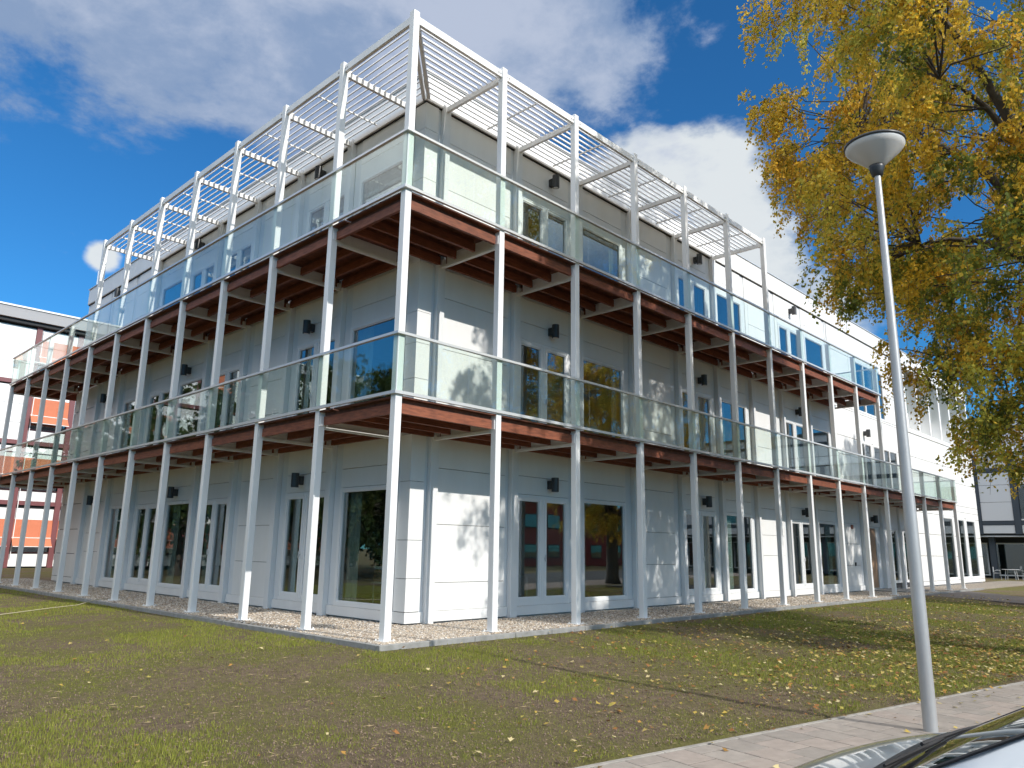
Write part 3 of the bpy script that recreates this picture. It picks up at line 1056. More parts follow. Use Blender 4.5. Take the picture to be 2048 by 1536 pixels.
dg = MB(); FR.add(dg, 1.83, RX, 1.83, DP + .05, ZT + 0.003, ZT + 0.024); FL.add(dg, DP + .051, LY, 1.83, DP + .05, ZT + 0.003, ZT + 0.024)
dg.build("shadow_gap", par, JOINT)
lr = MB(); lr.tube([(2.0, LY - .1, 11.9), (2.0, LY - .1, 12.75)], 0.02, 6); lr.build("lightning_rod", par, RAIL)

# corner column: stacked L-shaped panels
CX = 1.835
cw = MB(); cw.box((CX + .045, CX + .045, 0.0), (2.30, 2.30, ZT)); corner = cw.build("corner_column", BLD, JOINT)
for zs in ([0.21, 0.84, 1.58, 2.74, 3.69], [4.0, 4.86, 5.62, 6.30, 7.42], [7.72, 8.62, 9.35, 10.55, ZT]):
    for za, zb in zip(zs[:-1], zs[1:]):
        mb = MB()
        mb.box((CX, CX, za + G_), (2.20, CX + .04, zb - G_)); mb.box((CX, CX + .04, za + G_), (CX + .04, 2.20, zb - G_))
        mb.build("corner_panel", corner, PANEL)
mb = MB(); mb.box((CX - .012, CX - .012, 0.0), (2.285, CX + .04, 0.20)); mb.box((CX - .012, CX + .04, 0.0), (CX + .04, 2.23, 0.20)); mb.build("plinth_panel", corner, PANEL)
for z0, z1 in ((0.2, 3.69), (4.0, 7.42), (7.72, ZT)):
    mb = MB(); mb.box((2.215, CX + .03, z0), (2.29, CX + .05, z1)); mb.box((CX + .03, 2.215, z0), (CX + .05, 2.233, z1)); mb.build("trim_strip", corner, TRIM)
for z0, z1 in ((3.70, 4.0), (7.43, 7.72)):
    mb = MB(); mb.box((CX + .01, CX + .01, z0), (2.30, CX + .05, z1)); mb.box((CX + .01, CX + .05, z0), (CX + .05, 2.24, z1)); mb.build("head_trim", corner, TRIM)

# ---------------------------------------------------------------- steel posts
PW = 0.07


def post(F, i, top, corner=False):
    x, y, _ = F.P(i * F.s, 0, 0)
    o = B("steel_post", BLD, STEEL, (x - PW, y - PW, -0.03), (x + PW, y + PW, top), 0.007)
    pm = MB()
    pm.box((-0.13, -0.13, 0), (0.13, 0.13, 0.014))
    for a in (-0.10, 0.10):
        for b in (-0.10, 0.10):
            pm.tube([(a, b, 0.014), (a, b, 0.04)], 0.012, 6)
    if "plate" not in _cache:
        _cache["plate"] = pm.mesh("base_plate", STEEL)
    p = link("base_plate", _cache["plate"], o, (0, 0, -0.03 - (top - 0.03) / 2 - 0.0))


PT = 11.42
for i in range(0, NPR + 1):
    post(FR, i, PT if i <= 6 else (8.86 if i <= 10 else 5.04))
for j in range(1, NPL + 1):
    post(FL, j, PT if j <= 7 else 8.86)

# ---------------------------------------------------------------- balconies
BOARDS = []        # (distance, lo, hi, deck part)


def balcony(k, nR, nL):
    zb, zh = ((3.965, 5.055), (7.725, 8.885))[k]
    zt = zb - 0.022                     # top of the boards
    D0 = -0.105                         # outer face of the glass line
    uR, uL = nR * FR.s + 0.13, nL * FL.s + 0.13
    # the edge profile carries everything else as sub-parts
    rb = MB()
    FR.add(rb, D0 - 0.02, uR, D0 - 0.02, D0 + 0.035, zb, zb + 0.055)
    FL.add(rb, D0 + 0.035, uL, D0 - 0.02, D0 + 0.035, zb, zb + 0.055)
    # return round the far ends
    rb.box((uR - 0.05, D0 + 0.035, zb), (uR, 1.80, zb + 0.055))
    rb.box((D0 + 0.035, uL - 0.05, zb), (6.0, uL, zb + 0.055))
    bal = rb.build("balcony", BLD, RAIL)
    hr = MB()
    FR.add(hr, D0 - 0.028, uR, D0 - 0.028, D0 + 0.04, zh - 0.045, zh)
    FL.add(hr, D0 + 0.04, uL, D0 - 0.028, D0 + 0.04, zh - 0.045, zh)
    hr.box((uR - 0.06, D0 + 0.04, zh - 0.045), (uR, 1.80, zh)); hr.box((D0 + 0.04, uL - 0.06, zh - 0.045), (6.0, uL, zh))
    hr.build("handrail", bal, RAIL)
    for F, n, uE in ((FR, nR, uR), (FL, nL, uL)):
        h = F.s / 2
        for q in range(2 * n):
            a = q * h + 0.30 * h if q else D0 + 0.03
            b = (q + 1) * h + 0.30 * h if q < 2 * n - 1 else uE - 0.03
            F.box("glass_panel", bal, GLASSB, a + 0.008, b - 0.008, D0 + 0.0, D0 + 0.014, zb + 0.05, zh - 0.04)
    FRx = [("x", 0.0, 1.8)]
    B("glass_panel", bal, GLASSB, (uR - 0.035, D0 + .05, zb + .05), (uR - 0.021, 0.85, zh - .04)); B("glass_panel", bal, GLASSB, (uR - 0.035, 0.87, zb + .05), (uR - 0.021, 1.80, zh - .04))
    for q in range(5):
        B("glass_panel", bal, GLASSB, (D0 + .05 + q * 1.2, uL - 0.035, zb + .05), (D0 + .04 + (q + 1) * 1.2, uL - 0.021, zh - .04))
    # cross beams from post to pilaster, with end plates
    zj0, zj1 = zt - 0.275, zt - 0.03
    for F, n in ((FR, nR), (FL, nL)):
        for i in range(1, n + 1):
            u = i * F.s
            cb = MB()
            F.add(cb, u - 0.04, u + 0.04, PW, 1.755, zj0 - 0.06, zj0 - 0.002)
            F.add(cb, u - 0.006, u + 0.006, PW, 1.6, zj0 - 0.002, zj1 - 0.02)
            F.add(cb, u - 0.085, u - 0.07, PW - 0.10, PW + 0.055, zj0 - 0.01, zj0 + 0.17)
            F.add(cb, u + 0.07, u + 0.085, PW - 0.10, PW + 0.055, zj0 - 0.01, zj0 + 0.17)
            F.add(cb, u - 0.04, u + 0.04, 1.68, 1.755, zj0 - 0.002, zj0 + 0.12)
            for zz in (0.035, 0.115):
                F.add(cb, u - 0.092, u - 0.0855, PW + 0.005, PW + 0.03, zj0 + zz, zj0 + zz + 0.025, 1)
            cb.build("cross_beam", bal, STEEL, BOLT)
    # joists between the cross beams
    for F, n in ((FR, nR), (FL, nL)):
        for i in range(0, n):
            u0, u1 = i * F.s + 0.09, (i + 1) * F.s - 0.09
            for d in (0.03, 0.62, 1.20, 1.72):
                if i == 0 and F is FL and d > 0.1: continue
                a, b = u0, u1
                if i == 0 and d > 0.1: a = 0.10
                key = ("joist", round(b - a, 3), F.swap)
                if key not in _cache:
                    jm = MB(); hl = (b - a) / 2
                    lo, hi = F.P(-hl, -0.0325, -0.085), F.P(hl, 0.0325, 0.085); jm.box(lo, hi)
                    lo, hi = F.P(-hl + 0.02, -0.015, 0.0855), F.P(hl - 0.02, 0.02, zj1 - zj0 - 0.087); jm.box(lo, hi, 1)
                    _cache[key] = jm.mesh("joist", WOOD, BOARD)
                link("joist", _cache[key], bal, F.P((a + b) / 2, d + 0.0325, zj0 + 0.085))
    # corner joists
    for y in (0.70, 1.25):
        B("joist", bal, WOOD, (0.10, y + .1, zj0 + .02), (1.75, y + .16, zj1 - 0.02)) if False else None
    # boards run from the facade to the edge
    w = 0.145
    nb = int((uR - D0 - 0.05) / w)
    for q in range(nb):
        a = D0 + 0.045 + q * w
        BOARDS.append(((Vector((a, 0, zt)) - CAM).length, (a + 0.0015, D0 + 0.04, zt - 0.028), (a + w - 0.0015, 1.80, zt), bal))
    nb = int((uL - 1.86) / w)
    for q in range(nb):
        a = 1.86 + q * w
        BOARDS.append(((Vector((0, a, zt)) - CAM).length, (D0 + 0.04, a + 0.0015, zt - 0.028), (1.80, a + w - 0.0015, zt), bal))
    nb = int(4.2 / w)
    # return deck behind the far end of the left-hand facade
    wr = MB(); wr.box((1.86, LY + .03, zt - .03), (6.0, uL - .06, zt)); wr.box((0.1, uL - 0.2, zj0), (6.0, uL - 0.13, zj1 - 0.004))
    wr.build("return_deck", bal, WOOD)


balcony(0, NPR, NPL)
balcony(1, 10, NPL)
BOARDS.sort(key=lambda t: t[0])
for t in BOARDS[:290]:
    B("deck_board", t[3], BOARD, t[1], t[2])
mb = MB()
for t in BOARDS[290:]:
    mb.box(t[1], t[2])
tag(mb.build("deck_board", BLD, BOARD), kind="stuff")

# ---------------------------------------------------------------- pergola
def pergola():
    z0, z1 = 11.19, 11.345
    fb = MB()
    for F, n in ((FR, 6), (FL, 7)):
        for i in range(n):
            F.add(fb, i * F.s + PW, (i + 1) * F.s - PW, -0.035, 0.035, z0, z1)
    pg = fb.build("pergola", BLD, STEEL)
    rd = MB()
    for F, n in ((FR, 6), (FL, 7)):
        for i in range(1, n + 1):
            u = i * F.s
            r = MB()
            F.add(r, u - 0.035, u + 0.035, PW, 1.79, z0 - 0.05, z0 + 0.07)
            F.add(r, u - 0.06, u - 0.037, PW, PW + 0.09, z0 - 0.06, z0 + 0.10); F.add(r, u + 0.037, u + 0.06, PW, PW + 0.09, z0 - 0.06, z0 + 0.10)
            for q in (0.10, 0.16):
                F.add(r, i * F.s - q - 0.012, i * F.s - q + 0.012, -0.046, -0.035, z0 + 0.06, z0 + 0.085, 1)
                F.add(r, i * F.s + q - 0.012, i * F.s + q + 0.012, -0.046, -0.035, z0 + 0.06, z0 + 0.085, 1) if i < n else None
            r.build("rafter", pg, STEEL, BOLT)
        for i in range(n):
            a, b = i * F.s, (i + 1) * F.s
            # mid-bay tie bar
            m_ = (a + b) / 2
            if i:
                F.box("tie_bar", pg, STEEL, m_ - 0.012, m_ + 0.012, 0.10, 1.70, z0 + 0.02, z0 + 0.055)
            for k in range(11):
                d = 0.16 + k * 0.148
                u0 = a + (0.04 if i else d + 0.09)
                u1 = b - 0.04
                L_ = (u1 - u0) / 2
                if L_ <= 0.02: continue
                th = math.radians(61)
                mb = MB()
                key = ("slat", round(L_, 3), F.swap)
                if key not in _cache:
                    wv = (0, math.cos(th) * 0.056, math.sin(th) * 0.056); nv = (0, -math.sin(th) * 0.009, math.cos(th) * 0.009)
                    if F.swap:
                        mb.obox((0, 0, 0), (0, L_, 0), (wv[1], 0, wv[2]), (nv[1], 0, nv[2]))
                    else:
                        mb.obox((0, 0, 0), (L_, 0, 0), wv, nv)
                    _cache[key] = mb.mesh("slat", STEEL)
                link("slat", _cache[key], pg, F.P((u0 + u1) / 2, d, z0 + 0.10))
    # diagonal pair of beams at the corner
    for s in (-1, 1):
        mb = MB()
        t = Vector((1, 1, 0)).normalized(); nn = Vector((-1, 1, 0)).normalized()
        c = Vector((0.92, 0.92, z0 + 0.06)) + nn * (0.055 * s)
        mb.obox(c, t * 1.19, nn * 0.035, Vector((0, 0, 0.075)))
        mb.build("diagonal_beam", pg, STEEL)


pergola()
# ---------------------------------------------------------------- street lamp
def street_lamp():
    root = empty("street_lamp", (1.10, -7.57, -0.30))
    tag(root, "tall grey metal street lamp with a white dish-shaped head beside the pavement", "street lamp")
    galv = mat("weathered_galvanised_steel", (0.46, 0.46, 0.455), 0.45, metal=0.4, color2=(0.36, 0.36, 0.355), vscale=5, bump=0.05, bscale=50, stretch=(1, 1, .25))
    mb = MB()
    mb.lathe([(0.068, -0.2), (0.068, 0.02), (0.066, 1.2), (0.064, 2.1), (0.060, 2.3), (0.034, 6.1), (0.034, 6.16)], 20)
    mb.build("pole", root, galv, smooth=True)
    z = 6.16
    c = MB(); c.lathe([(0.036, -0.10), (0.062, -0.085), (0.07, -0.04), (0.085, 0.0), (0.085, 0.05), (0.06, 0.055)], 20, (0, 0, z)); c.build("collar", root, LAMPBLK, smooth=True)
    bowl = mat("off_white_diffuser", (0.62, 0.60, 0.57), 0.35)
    b = MB(); b.lathe([(0.075, 0.03), (0.11, 0.05), (0.20, 0.135), (0.29, 0.215), (0.325, 0.265), (0.322, 0.29)], 32, (0, 0, z)); b.build("diffuser_bowl", root, bowl, smooth=True)
    r = MB(); r.lathe([(0.322, 0.285), (0.335, 0.287), (0.336, 0.315), (0.325, 0.32)], 32, (0, 0, z)); r.build("rim", root, LAMPBLK, smooth=True)
    t = MB(); t.lathe([(0.328, 0.317), (0.27, 0.345), (0.15, 0.372), (0.0, 0.38)], 32, (0, 0, z)); t.build("cap", root, mat("grey_lamp_cap", (0.42, 0.43, 0.43), 0.5), smooth=True)


street_lamp()

# ---------------------------------------------------------------- trees
BARK = mat("grey_brown_bark", (0.10, 0.082, 0.065), 0.9, color2=(0.055, 0.045, 0.036), vscale=9, bump=0.8, bscale=35, stretch=(1, 1, .3))


def grow_tree(seed, trunk_h, profile, n_clusters, twigs, leaves, leaf_len, palette, droop, limb_n=10, col_bias=None, shell=0.45):
    """returns (wood mesh builder, leaf vertices, faces, colours); profile is [(z, radius)] of the crown"""
    rng = np.random.default_rng(seed)
    rnd = random.Random(seed)
    zs = [p[0] for p in profile]; rs = [p[1] for p in profile]
    R = lambda z: float(np.interp(z, zs, rs))
    wood = MB()
    top = zs[-1]
    trunk = [Vector((0, 0, -0.3)), Vector((0.02, 0.02, 0.4)), Vector((0.05, -0.03, trunk_h * .5)), Vector((0.0, 0.05, trunk_h)), Vector((0.1, 0.1, trunk_h + (top - trunk_h) * .35)), Vector((-0.1, 0.2, trunk_h + (top - trunk_h) * .7))]
    rt = 0.022 * top
    wood.tube(trunk, [rt * 1.5, rt * 1.1, rt * .95, rt * .8, rt * .45, rt * .12], 12)
    nodes = []
    for a, b in zip(trunk[3:-1], trunk[4:]):
        for t in (0, .33, .66): nodes.append(a.lerp(b, t))
    for i in range(limb_n):
        an = 6.283 * i / limb_n + rnd.random() * 0.5
        z0 = trunk_h * (0.72 + 0.5 * rnd.random()); z1 = zs[0] + (top - zs[0]) * (0.18 + 0.62 * ((i * 0.618) % 1))
        rr = R(z1) * (0.62 + 0.2 * rnd.random())
        p0 = Vector((0, 0.03, z0)); p3 = Vector((math.cos(an) * rr, math.sin(an) * rr, z1))
        p1 = Vector((math.cos(an) * rr * .22, math.sin(an) * rr * .22, z0 + (z1 - z0) * .45 + .5)); p2 = Vector((math.cos(an) * rr * .6, math.sin(an) * rr * .6, z0 + (z1 - z0) * .85 + .7))
        pts = []
        for t in np.linspace(0, 1, 9):
            q = p0 * (1 - t) ** 3 + p1 * 3 * t * (1 - t) ** 2 + p2 * 3 * t * t * (1 - t) + p3 * t ** 3
            pts.append(q + Vector((rnd.random() - .5, rnd.random() - .5, rnd.random() - .5)) * 0.14 * (1 if 0 < t < 1 else 0))
        wood.tube(pts, [rt * (.42 - .38 * t) for t in np.linspace(0, 1, 9)], 7)
        nodes += pts[2:]
    nodes_a = np.array([tuple(p) for p in nodes])
    LV, LC = [], []
    made = 0
    while made < n_clusters:
        z = zs[0] + (top - zs[0]) * rng.random()
        if rng.random() > (R(z) / max(rs)) ** 2 + 0.05: continue
        rr = R(z) * (shell + (1 - shell) * rng.random()) ** 0.8 if rng.random() < 0.75 else R(z) * rng.random() ** 0.5
        an = 6.283 * rng.random()
        c = Vector((math.cos(an) * rr, math.sin(an) * rr, z))
        # clumps and gaps
        if math.sin(c.x * 1.1 + seed) * math.sin(c.y * 1.3 + 1.7) * math.sin(c.z * 1.2 + seed * .3) < -0.22 and rng.random() < 0.8: continue
        made += 1
        dd = np.linalg.norm(nodes_a - np.array(c), axis=1) + np.where(nodes_a[:, 2] > c.z + 0.6, 3.0, 0)
        q = nodes[int(dd.argmin())]
        m1 = q.lerp(c, 0.4) + Vector((rnd.random() - .5, rnd.random() - .5, rnd.random() * .6)) * 0.5
        m2 = q.lerp(c, 0.75) + Vector((rnd.random() - .5, rnd.random() - .5, rnd.random() * .5)) * 0.35
        wood.tube([q, m1, m2, c], [0.024, 0.018, 0.011, 0.006], 4, cap=False)
        base = palette[int(rng.integers(len(palette)))]
        if col_bias: base = col_bias(c, base, rng)
        for _ in range(twigs):
            s = (m2.lerp(c, rng.random()) if rng.random() < .4 else c) + Vector(rng.normal(0, 0.10, 3))
            out = Vector((c.x, c.y, 0)); out = out.normalized() if out.length > 0.1 else Vector((1, 0, 0))
            d = (Vector(rng.normal(0, 1, 3)) * 0.75 + out * 0.55 + Vector((0, 0, 0.25))).normalized()
            ln = (0.35 + 0.85 * rng.random()) * droop[1]
            pts = [s]; p = s.copy(); v = d.copy()
            for k in range(6):
                v = (v + Vector((0, 0, -droop[0])) * (0.35 + 0.2 * k)).normalized()
                p = p + v * (ln / 6); pts.append(p.copy())
            wood.tube([pts[0], pts[2], pts[4], pts[6]], [0.007, 0.005, 0.004, 0.0025], 3, cap=False)
            P = np.array([tuple(k) for k in pts])
            nl = int(leaves * (0.6 + 0.8 * rng.random()))
            t = rng.random(nl) ** 0.8 * 5.999
            i0 = t.astype(int); fr = (t - i0)[:, None]
            pos = P[i0] * (1 - fr) + P[i0 + 1] * fr + rng.normal(0, 0.055, (nl, 3)) * droop[1]
            # hanging leaf: long axis mostly downwards/outwards
            ax = rng.normal(0, 1, (nl, 3)) * 0.65 + np.array((out.x * .3, out.y * .3, -0.75)); ax /= np.linalg.norm(ax, axis=1, keepdims=True)
            sd = np.cross(ax, rng.normal(0, 1, (nl, 3))); sd /= np.linalg.norm(sd, axis=1, keepdims=True) + 1e-9
            nm = np.cross(ax, sd)
            L = (leaf_len * (0.65 + 0.7 * rng.random(nl)))[:, None]; Wd = L * 0.36
            quad = np.stack([pos, pos + ax * L * .45 + sd * Wd + nm * L * .10, pos + ax * L, pos + ax * L * .45 - sd * Wd + nm * L * .10], 1)
            LV.append(quad.reshape(-1, 3))
            cc = np.array(base)[None] * (0.72 + 0.5 * rng.random((nl, 1)))
            mixp = np.array(palette)[rng.integers(len(palette), size=nl)]
            cc = np.where(rng.random((nl, 1)) < 0.25, mixp, cc)
            LC.append(np.repeat(cc, 4, 0))
    v = np.concatenate(LV); c = np.concatenate(LC)
    f = np.arange(len(v)).reshape(-1, 4)
    return wood, v, f, np.concatenate([c, np.ones((len(c), 1))], 1)


AUT = [(0.78, 0.53, 0.055), (0.80, 0.57, 0.075), (0.74, 0.46, 0.05), (0.72, 0.57, 0.08), (0.58, 0.53, 0.085), (0.26, 0.29, 0.05), (0.20, 0.24, 0.045)]


def aut_bias(c, base, rng):
    # lower and inner boughs of this tree are still green, the outer and upper ones have turned
    g = 0.45 * math.exp(-((c.z - 6.2) / 2.0) ** 2) + 0.05 + 0.15 * math.exp(-((math.hypot(c.x, c.y)) / 2.6) ** 2)
    if rng.random() < g:
        return AUT[4 + int(rng.integers(3))]
    return AUT[int(rng.integers(5))]


wood, v, f, c = grow_tree(5, 4.6, [(3.0, 1.7), (3.9, 2.8), (5.0, 3.7), (6.5, 4.5), (8.5, 5.4), (10.5, 6.1), (13.0, 6.1), (15.0, 5.2), (16.8, 3.3), (17.8, 1.0)], 640, 9, 60, 0.076, AUT, (0.75, 1.0), 13, aut_bias)
LEAFM = leaf_mat("autumn_leaf", 0.5)
tree = empty("maple_tree", (9.8, -8.95, -0.25), math.radians(40))
tag(tree, "large maple with drooping yellow and green autumn leaves behind the street lamp", "tree", "autumn maples")
wood_me = wood.mesh("trunk", BARK, smooth=True); leaf_me = quick_mesh("crown", v, f, [LEAFM], c)
link("trunk", wood_me, tree); link("crown", leaf_me, tree)
t2 = empty("maple_tree", (27.5, -12.0, -0.25), math.radians(200)); t2.scale = (0.86, 0.86, 0.80)
tag(t2, "second autumn maple farther along the street, seen by its shadow on the far facade", "tree", "autumn maples")
link("trunk", wood_me, t2); link("crown", leaf_me, t2)

GRN = [(0.050, 0.085, 0.018), (0.060, 0.100, 0.020), (0.040, 0.065, 0.015), (0.085, 0.105, 0.025)]
wood, v, f, c = grow_tree(9, 3.0, [(1.6, 2.6), (3.0, 4.0), (5.5, 4.8), (8.0, 4.4), (10.5, 3.2), (12.5, 1.2)], 260, 6, 20, 0.24, GRN, (0.3, 1.2), 9)
gw = wood.mesh("trunk", BARK, smooth=True); gl = quick_mesh("crown", v, f, [LEAFM], c)
GLAB = ["tall dark green tree nearest the left facade, reflected in its windows", "broad green tree reflected in the middle windows of the left facade", "green tree in front of the awning building, outside the left edge",
        "farthest green tree of the row, reflected in the left facade", "green tree by the lawn, left of the photograph"]
for k, (x, y, s, r) in enumerate([(-13, 26, 1.0, 10), (-21, 31, 1.12, 100), (-7.5, 35, 0.9, 200), (-30, 40, 1.1, 300), (-20, 18, 1.0, 50)]):
    g = empty("green_tree", (x, y, -0.3), math.radians(r)); g.scale = (s, s, s)
    tag(g, GLAB[k], "tree", "green trees left of the lawn")
    link("trunk", gw, g); link("crown", gl, g)

# ---------------------------------------------------------------- neighbouring buildings
def left_building():
    Y = 45.0
    root = empty("awning_building", (0, Y, -0.1))
    tag(root, "white panelled building with dark red columns and orange awnings beyond the left facade", "building")
    red = mat("dark_red_steel", (0.16, 0.045, 0.05), 0.5, var=0.1, vscale=1)
    pan = mat("white_neighbour_panel", (0.80, 0.80, 0.79), 0.5, var=0.03, vscale=0.5)
    fas = mat("grey_roof_fascia", (0.30, 0.30, 0.31), 0.55)
    orange = mat("orange_awning_cloth", (0.55, 0.175, 0.09), 0.8, var=0.08, vscale=3)
    x0, x1 = -27.0, 22.0
    core = MB(); core.box((x0, 0.14, 0), (x1, 12.0, 15.3)); core.build("wall", root, JOINT)
    rf = MB(); rf.box((x0 - .3, -0.55, 15.45), (x1 + .3, 12.3, 16.15)); roof = rf.build("roof", root, fas)
    cp = MB(); cp.box((x0 - .4, -0.62, 16.15), (x1 + .4, 12.4, 16.26)); cp.build("coping", roof, mat("pale_coping", (0.7, 0.7, 0.7), 0.5))
    so = MB(); so.box((x0, -0.35, 15.22), (x1, 0.1, 15.44)); so.build("soffit", roof, JOINT)
    bay = 2.46; c0 = 5.14
    n0 = int((x0 - c0) / bay); n1 = int((x1 - c0) / bay)
    for i in range(n0, n1 + 1):
        x = c0 + i * bay
        B("column", root, red, (x - 0.16, -0.10, 0), (x + 0.16, 0.10, 15.2), 0.01)
        B("guide_rail", root, pan, (x + 0.20, -0.16, 0.6), (x + 0.24, -0.11, 15.0))
    for z in (3.95, 7.7, 11.5):
        B("beam", root, red, (x0, -0.07, z - 0.13), (x1, 0.10, z + 0.13))
    for k in range(4):
        zb = 0.08 + k * 3.82 + (0.0 if k == 0 else 0.0)
        for i in range(n0, n1):
            a, b = c0 + i * bay + 0.16, c0 + (i + 1) * bay - 0.16
            has = (i == 0) or (k in (0, 1)) or (i % 2 == 0)
            if has:
                for (za, zc) in ((zb, zb + 0.78), (zb + 2.85, zb + 3.55)):
                    B("wall_panel", root, pan, (a + .01, 0.0, za + .012), (b - .01, 0.13, zc - .012))
                w = B("window", root, red, (a + .01, 0.04, zb + .80), (b - .01, 0.16, zb + .88))
                pane_in(w, (a + .02, 0.09, zb + .88), (b - .02, 0.10, zb + 2.84))
                aw = MB()
                zt, zm, zl = zb + 2.86, zb + 1.75, zb + 1.22
                aw.v = [(a, -.03, zt), (b, -.03, zt), (b, -.10, zm), (a, -.10, zm), (b, -.62, zl), (a, -.62, zl)]
                aw.v += [(x, y - 0.012, z - 0.012) for x, y, z in aw.v]
                aw.f = [(0, 1, 2, 3), (3, 2, 4, 5), (9, 8, 7, 6), (11, 10, 8, 9), (5, 4, 10, 11), (0, 3, 9, 6), (3, 5, 11, 9), (1, 7, 8, 2), (2, 8, 10, 4)]; aw.m = [0] * 9
                o = aw.build("awning", root, orange)
                bb = MB(); bb.box((a, -.125, zm - .02), (b, -.085, zm + .02)); bb.box((a, -.64, zl - .025), (b, -.60, zl + .01)); bb.build("awning_bar", o, pan)
            else:
                zz = [zb, zb + 1.2, zb + 2.4, zb + 3.55]
                for za, zc in zip(zz[:-1], zz[1:]):
                    B("wall_panel", root, pan, (a + .01, 0.0, za + .012), (b - .01, 0.13, zc - .012))


left_building()


def right_building():
    X = 60.0
    root = empty("grey_framed_building", (X, 0, -0.15))
    tag(root, "pale panelled building with dark blue-grey frame beyond the right end of the facade", "building")
    dk = mat("dark_slate_frame", (0.045, 0.058, 0.075), 0.5)
    pan = mat("pale_grey_neighbour_panel", (0.66, 0.67, 0.69), 0.5, var=0.03, vscale=.5)
    y0, y1 = -30.0, 14.0
    core = MB(); core.box((0.14, y0, 3.2), (12, y1, 9.3)); core.box((2.2, y0, 9.3), (12, y1, 12.55)); core.box((2.4, y0, 0), (12, y1, 3.2)); core.build("wall", root, JOINT)
    fl = MB(); fl.box((0.14, y0, 3.12), (3, y1, 3.2)); fl.build("soffit", root, pan)
    bay = 2.55
    n = 12
    for i in range(-4, 13):
        yc = 4.95 - i * bay
        if yc < y0 + 1: break
        B("column", root, dk, (-0.06, yc - 0.22, 3.3), (0.16, yc + 0.22, 9.35))
        B("column", root, dk, (0.7, yc - 0.75, 0.0), (1.0, yc - 0.35, 3.2))
        zz = [3.36, 3.98, 4.3, 5.7, 7.0, 7.95, 8.3, 9.3]
        win = (i % 3 == 1)
        for q, (za, zb) in enumerate(zip(zz[:-1], zz[1:])):
            if q in (1, 5): continue
            if win and q in (2, 3): continue
            B("wall_panel", root, pan, (0.0, yc - bay + .24, za + .012), (0.13, yc - .24, zb - .012))
        if win:
            w = B("window", root, FRAME, (0.02, yc - bay + .24, 4.32), (0.13, yc - .24, 4.42)); pane_in(w, (0.1, yc - bay + .26, 4.42), (0.11, yc - .26, 6.98))
        for za, zb in ((9.5, 10.4), (10.45, 11.5), (11.75, 12.4)):
            B("wall_panel", root, pan, (2.05, yc - bay + .03, za), (2.18, yc - .03, zb))
        # ground-floor glazing set back under the upper storeys
        fm = MB(); a, b = yc - bay + .1, yc - .1
        fm.box((2.2, a, 0.2), (2.3, a + .1, 2.7)); fm.box((2.2, b - .1, 0.2), (2.3, b, 2.7)); fm.box((2.2, a + .1, 0.2), (2.3, b - .1, 0.3)); fm.box((2.2, a + .1, 2.6), (2.3, b - .1, 2.7))
        w = fm.build("window", root, FRAME); p = MB(); p.box((2.25, a + .1, .3), (2.26, b - .1, 2.6)); p.build("pane", w, GLASSW)
    B("beam", root, dk, (-0.04, y0, 4.0), (0.15, y1, 4.28)); B("beam", root, dk, (-0.04, y0, 7.98), (0.15, y1, 8.28))
    B("beam", root, dk, (1.98, y0, 11.52), (2.2, y1, 11.74)); B("roof_edge", root, dk, (1.9, y0, 12.42), (12, y1, 12.62))
    B("roof_edge", root, pan, (-0.08, y0, 9.36), (2.2, y1, 9.46))


right_building()


def red_building():
    root = empty("red_building", (52, -46, -0.3))
    tag(root, "low red building across the street, seen only as a reflection in the glass doors", "building")
    red = mat("red_render", (0.34, 0.055, 0.035), 0.7, var=0.12, vscale=.6)
    mb = MB(); mb.box((-26, -8, 0), (26, 0, 7.2)); mb.build("wall", root, red)
    for i in range(12):
        for z in (0.9, 4.3):
            a = -24 + i * 4.1
            w = B("window", root, LAMPBLK, (a, 0.0, z), (a + 2.2, 0.08, z + 1.6)); pane_in(w, (a + .1, .081, z + .1), (a + 2.1, .09, z + 1.5))
    B("roof_edge", root, FRAME, (-26.2, -8.2, 7.2), (26.2, 0.2, 7.5))


red_building()

